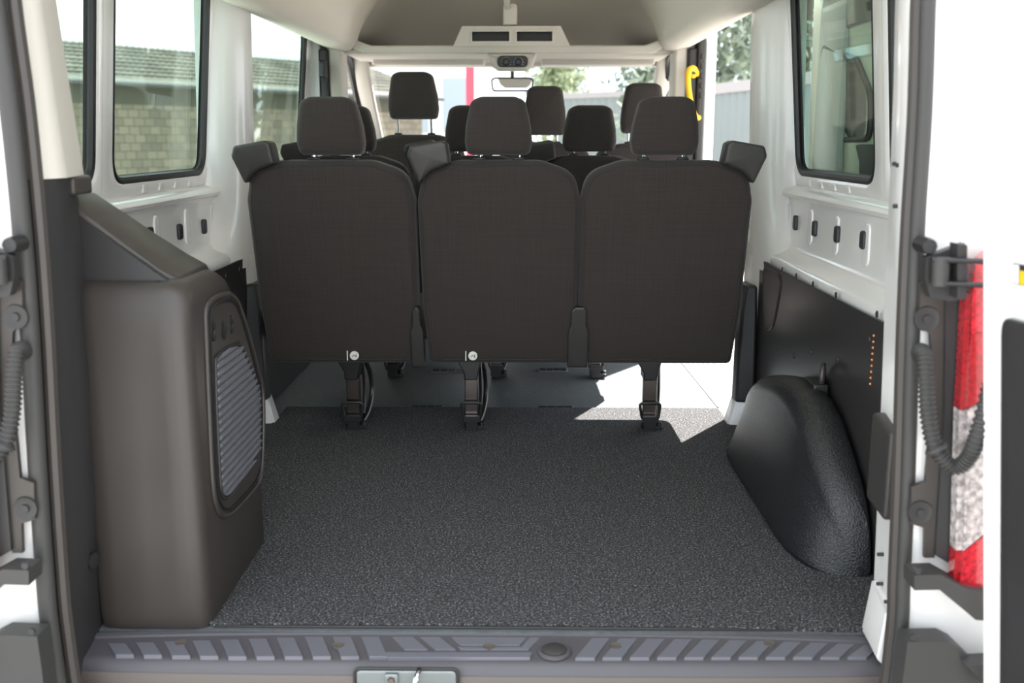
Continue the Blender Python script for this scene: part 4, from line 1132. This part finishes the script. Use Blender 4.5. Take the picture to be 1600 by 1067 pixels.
bm = NB(); prism(bm, [(tc_+0.001, zb2+h*0.04), (tb-0.004, zb2+h*0.04), (tb-0.004, za_-h*0.3), (tc_+0.001, za_-h*0.3)], lambda u, v, w: dpt(u, v, w), 0.002, 0.003)
obj('label_yellow', bm, M['yellow'], parent=stk, smooth=False)

# ================================================================== SLIDING DOOR slid back outside the right wall
sd = empty('sliding_door', (1.08, 2.6, -0.4), 'sliding door slid back outside the right side window, beige with dark glass', 'door')
bm = NB()
hole = rpoly([(3.08, 0.998, 0.05), (3.56, 0.99, 0.03), (3.56, 1.31, 0.03), (3.21, 1.235, 0.10), (3.075, 1.125, 0.08)], 6)
outer = rpoly([(2.12, -0.40, 0.04), (3.68, -0.40, 0.04), (3.68, 1.80, 0.06), (2.12, 1.80, 0.06)], 6)
def TD(u, v, w): return Vector((1.14+w-0.06*max(0, v-0.9), u, v))
slab(bm, outer, 0.05, 0.012, TD)
obj('panel', bm, mat('cream_door', (0.80, 0.74, 0.64), 0.5), parent=sd)
bm = NB(); slab(bm, rpoly([(2.25, 1.34, 0.04), (3.60, 1.34, 0.04), (3.60, 1.56, 0.04), (2.25, 1.56, 0.04)], 4), 0.012, 0.004, lambda u, v, w: TD(u, v, w-0.008)); obj('upper_glass', bm, M['darkglass'], parent=sd)
bm = NB(); slab(bm, hole, 0.012, 0.004, lambda u, v, w: TD(u, v, w-0.010)); obj('glass', bm, M['darkglass'], parent=sd)
bm = NB(); tube(bm, [TD(q.x, q.y, -0.008) for q in hole], 0.010, 8, closed=True); obj('glass_rubber', bm, M['blackrubber'], parent=sd)
bm = NB(); slab(bm, rpoly([(2.14, -0.38, 0.03), (3.66, -0.38, 0.03), (3.66, 0.978, 0.03), (2.14, 0.985, 0.03)], 4), 0.012, 0.005, lambda u, v, w: TD(u, v, w-0.008)); obj('lower_lining', bm, M['dark'], parent=sd)
bm = NB(); box(bm, 1.10, 1.125, 3.31, 3.60, -0.35, 1.50); obj('reflection_strip', bm, mat('reflection_grey', (0.42, 0.41, 0.40), 0.5), parent=sd, bevel=0.01)  # grey strip added to imitate the pillar's reflection in the side window

# ================================================================== OUTSIDE
gm = mat('paving', (0.42, 0.41, 0.39), 0.9, var=(1.5, 0.12))
bm = NB(); box(bm, -60, 60, -12, 90, -0.9, -0.72)
obj('ground', bm, gm, label='pale paved yard around the van', cat='ground', kind='structure', smooth=False)

def block_mat():
    m = mat('block_wall', (0.45, 0.41, 0.34), 0.9); n = m.node_tree; b = n.nodes['Principled BSDF']
    t = n.nodes.new('ShaderNodeTexCoord'); k = n.nodes.new('ShaderNodeTexBrick'); mp = n.nodes.new('ShaderNodeMapping')
    mp.inputs['Rotation'].default_value = (PI/2, 0, 0)
    k.inputs['Scale'].default_value = 1.0; k.inputs['Brick Width'].default_value = 0.30; k.inputs['Row Height'].default_value = 0.2
    k.inputs['Mortar Size'].default_value = 0.009; k.inputs['Color1'].default_value = (0.22, 0.185, 0.14, 1); k.inputs['Color2'].default_value = (0.13, 0.115, 0.095, 1)
    k.inputs['Mortar'].default_value = (0.07, 0.065, 0.055, 1); k.inputs['Bias'].default_value = -0.2
    n.links.new(t.outputs['Object'], mp.inputs[0]); n.links.new(mp.outputs[0], k.inputs['Vector']); n.links.new(k.outputs['Color'], b.inputs['Base Color'])
    return m
tile_m = mat('roof_tile', (0.085, 0.08, 0.065), 0.9, var=(1.2, 0.35))
A = Vector((-9.95, 24.0, 0)); dirv = (Vector((-4.3, 32.6, 0))-A).normalized(); nrm = Vector((-dirv.y, dirv.x, 0))
shed = bpy.data.objects.new('block_shed', None); COL.objects.link(shed)
shed.location = A+Vector((0, 0, -0.72)); shed.rotation_euler = (0, 0, math.atan2(dirv.y, dirv.x))
shed['label'] = 'low concrete block shed with a grey tiled roof, outside left'; shed['category'] = 'shed'; WLOC[shed.name] = Vector((0, 0, 0))
zE = 1.0+1.34+0.72
bm = NB(); box(bm, -13, 12, 0, 5.0, 0, zE-0.05); obj('wall', bm, block_mat(), parent=shed, smooth=False, local=True)
bm = NB(); box(bm, -13, 12, -0.02, 0.0, zE-0.55, zE-0.12); obj('lintel', bm, mat('lintel', (0.085, 0.08, 0.062), 0.9), parent=shed, local=True)
# corrugated roof
secs = []
for k in range(0, 261):
    x = -13.3+k*0.1; dz = 0.03 if k % 2 else 0
    secs.append([Vector((x, -0.35, zE+dz)), Vector((x, 3.0, zE+1.12+dz)), Vector((x, 6.0, zE+0.1+dz)), Vector((x, 6.0, zE+0.02)), Vector((x, 3.0, zE+1.04)), Vector((x, -0.35, zE-0.05))])
bm = NB(); loft(bm, secs)
for r in range(1, 9):
    t = r/9; box(bm, -13.3, 12.6, -0.35+3.35*t-0.02, -0.35+3.35*t+0.02, zE+1.12*t-0.01, zE+1.12*t+0.05)
obj('roof', bm, tile_m, parent=shed, local=True, smooth=False)
bm = NB(); tube(bm, [(-13.3, -0.42, zE-0.06), (12.6, -0.42, zE-0.06)], 0.08, 8); obj('gutter', bm, mat('gutter_zinc', (0.07, 0.075, 0.075), 0.6), parent=shed, local=True)

# grey sloping container outside left
c = P(222, 262, Y=9.0)
bm = NB()
prism(bm, [(-0.75, 0), (0.75, 0), (0.75, 1.02), (0.35, 1.36), (-0.1, 1.36), (-0.75, 1.25)], lambda u, v, w: Vector((c.x-0.2+u, 9.0+w, -0.72+v)), 0, 1.2)
skip = obj('waste_container', bm, mat('container_paint', (0.10, 0.14, 0.14), 0.6), label='grey-green container with a sloping lid, low outside the left window', cat='container', bevel=0.02)

# white building and red post ahead
bm = NB(); box(bm, -7.5, -2.2, 42, 50, -0.72, 7.5)
wb = obj('white_building', bm, mat('white_render', (0.78, 0.80, 0.83), 0.8), label='pale building seen ahead through the windscreen', cat='building', smooth=False)
for x in (-6.6, -4.9, -3.3):
    bm = NB(); box(bm, x, x+1.0, 41.95, 42.02, 1.2, 3.4); obj('window', bm, mat('far_window', (0.35, 0.40, 0.45), 0.3), parent=wb)
a = P(728, 150, Y=26); b = P(741, 150, Y=26)
bm = NB(); box(bm, a.x, b.x, 26, 26.3, -0.72, 4.6)
rp_ = obj('sign_post', bm, mat('sign_red', (0.75, 0.06, 0.10), 0.5), label='red post standing ahead of the van', cat='post')
bm = NB(); box(bm, b.x, b.x+1.1, 26.02, 26.28, -0.72, 4.6)
wpn = obj('sign_panel', bm, mat('sign_white', (0.85, 0.85, 0.85), 0.5), parent=rp_)

# grey corrugated fence outside right and ahead
def fence(p0, p1, h, lab):
    p0 = Vector(p0); p1 = Vector(p1); d = (p1-p0); L = d.length; d.normalize(); n = Vector((-d.y, d.x, 0))
    N = int(L/0.15); secs = []
    for k in range(N+1):
        q = p0+d*(L*k/N)+n*(0.03 if k % 2 else -0.03)
        secs.append([q, q+Vector((0, 0, h)), q+n*0.02+Vector((0, 0, h)), q+n*0.02])
    bm = NB(); loft(bm, secs)
    f = empty('metal_fence', p0, lab, 'fence')
    obj('sheet', bm, mat('fence_sheet', (0.20, 0.225, 0.225), 0.6), parent=f, smooth=False)
    bm = NB(); loft(bm, [[p+n*a_+Vector((0, 0, h+b_)) for a_, b_ in ((-0.06, -0.12), (0.06, -0.12), (0.06, 0.06), (-0.06, 0.06))] for p in (p0, p1)])
    obj('cap_rail', bm, mat('fence_cap', (0.33, 0.31, 0.31), 0.6), parent=f, smooth=False)
f0 = P(1250, 180, Y=13); f1 = P(860, 150, Y=30)
z0f = -0.72
fence((f0.x+2.0, 9.5, z0f), (P(1110, 150, Y=19).x, 19, z0f), 2.62, 'grey corrugated metal fence beyond the open sliding door')
fence((P(1100, 150, Y=30).x, 30, z0f), (P(870, 152, Y=34).x, 34, z0f), 3.1, 'pale metal fence far ahead through the windscreen')

# trees
leafs = [mat('leaf_dark', (0.17, 0.21, 0.15), 0.8, var=(2, 0.4)), mat('leaf_light', (0.30, 0.34, 0.20), 0.8, var=(2, 0.3))]
def tree(x, y, h, r, lab, m, n=2600, conic=True):
    t = empty('tree', (x, y, -0.72), lab, 'tree', 'trees beyond the fence')
    bm = NB(); tube(bm, [(x, y, -0.72), (x+0.1, y, h*0.5), (x, y, h*0.9)], lambda i: (0.22, 0.14, 0.04)[i], 8); obj('trunk', bm, mat('bark', (0.12, 0.09, 0.07), 0.9), parent=t)
    bm = NB()
    cl = []
    for _ in range(70):
        u = random.random()**0.8; rr = r*((1-u)*0.95+0.12) if conic else r*math.sin(PI*min(1, max(0.08, u)))*0.9
        an = random.random()*2*PI; cl.append((x+rr*math.cos(an)*random.uniform(0.3, 1), y+rr*math.sin(an)*random.uniform(0.3, 1), 0.3+u*h))
    for _ in range(n):
        c_ = random.choice(cl); s = random.uniform(0.08, 0.2)
        p = Vector((c_[0]+random.gauss(0, 0.42), c_[1]+random.gauss(0, 0.42), c_[2]+random.gauss(0, 0.38)-0.1))
        a_ = Vector((random.gauss(0, 1), random.gauss(0, 1), random.gauss(0, 1))).normalized(); b_ = a_.orthogonal().normalized()
        v = [bm.verts.new(p+a_*s), bm.verts.new(p+b_*s*0.5), bm.verts.new(p-a_*s), bm.verts.new(p-b_*s*0.5)]
        bm.faces.new(v)
    obj('foliage', bm, m, parent=t, smooth=False)
for args in ((3.9, 22.0, 7.5, 1.7, 'dark tree above the metal fence, left of the sliding door gap', leafs[0]),
             (6.6, 24.5, 8.0, 1.9, 'tall tree filling the open sliding door gap', leafs[0]),
             (10.6, 25, 9, 2.0, 'tall tree at the right of the sliding door gap', leafs[1]),
             (4.9, 38, 5.4, 2.0, 'bushy tree behind the pale fence, right of windscreen centre', leafs[0]),
             (9.0, 40, 6.2, 2.4, 'bushy tree behind the pale fence at the windscreen right edge', leafs[0]),
             (1.4, 41, 5.0, 1.5, 'light green tree behind the pale fence near the mirror', leafs[1])):
    tree(*args)
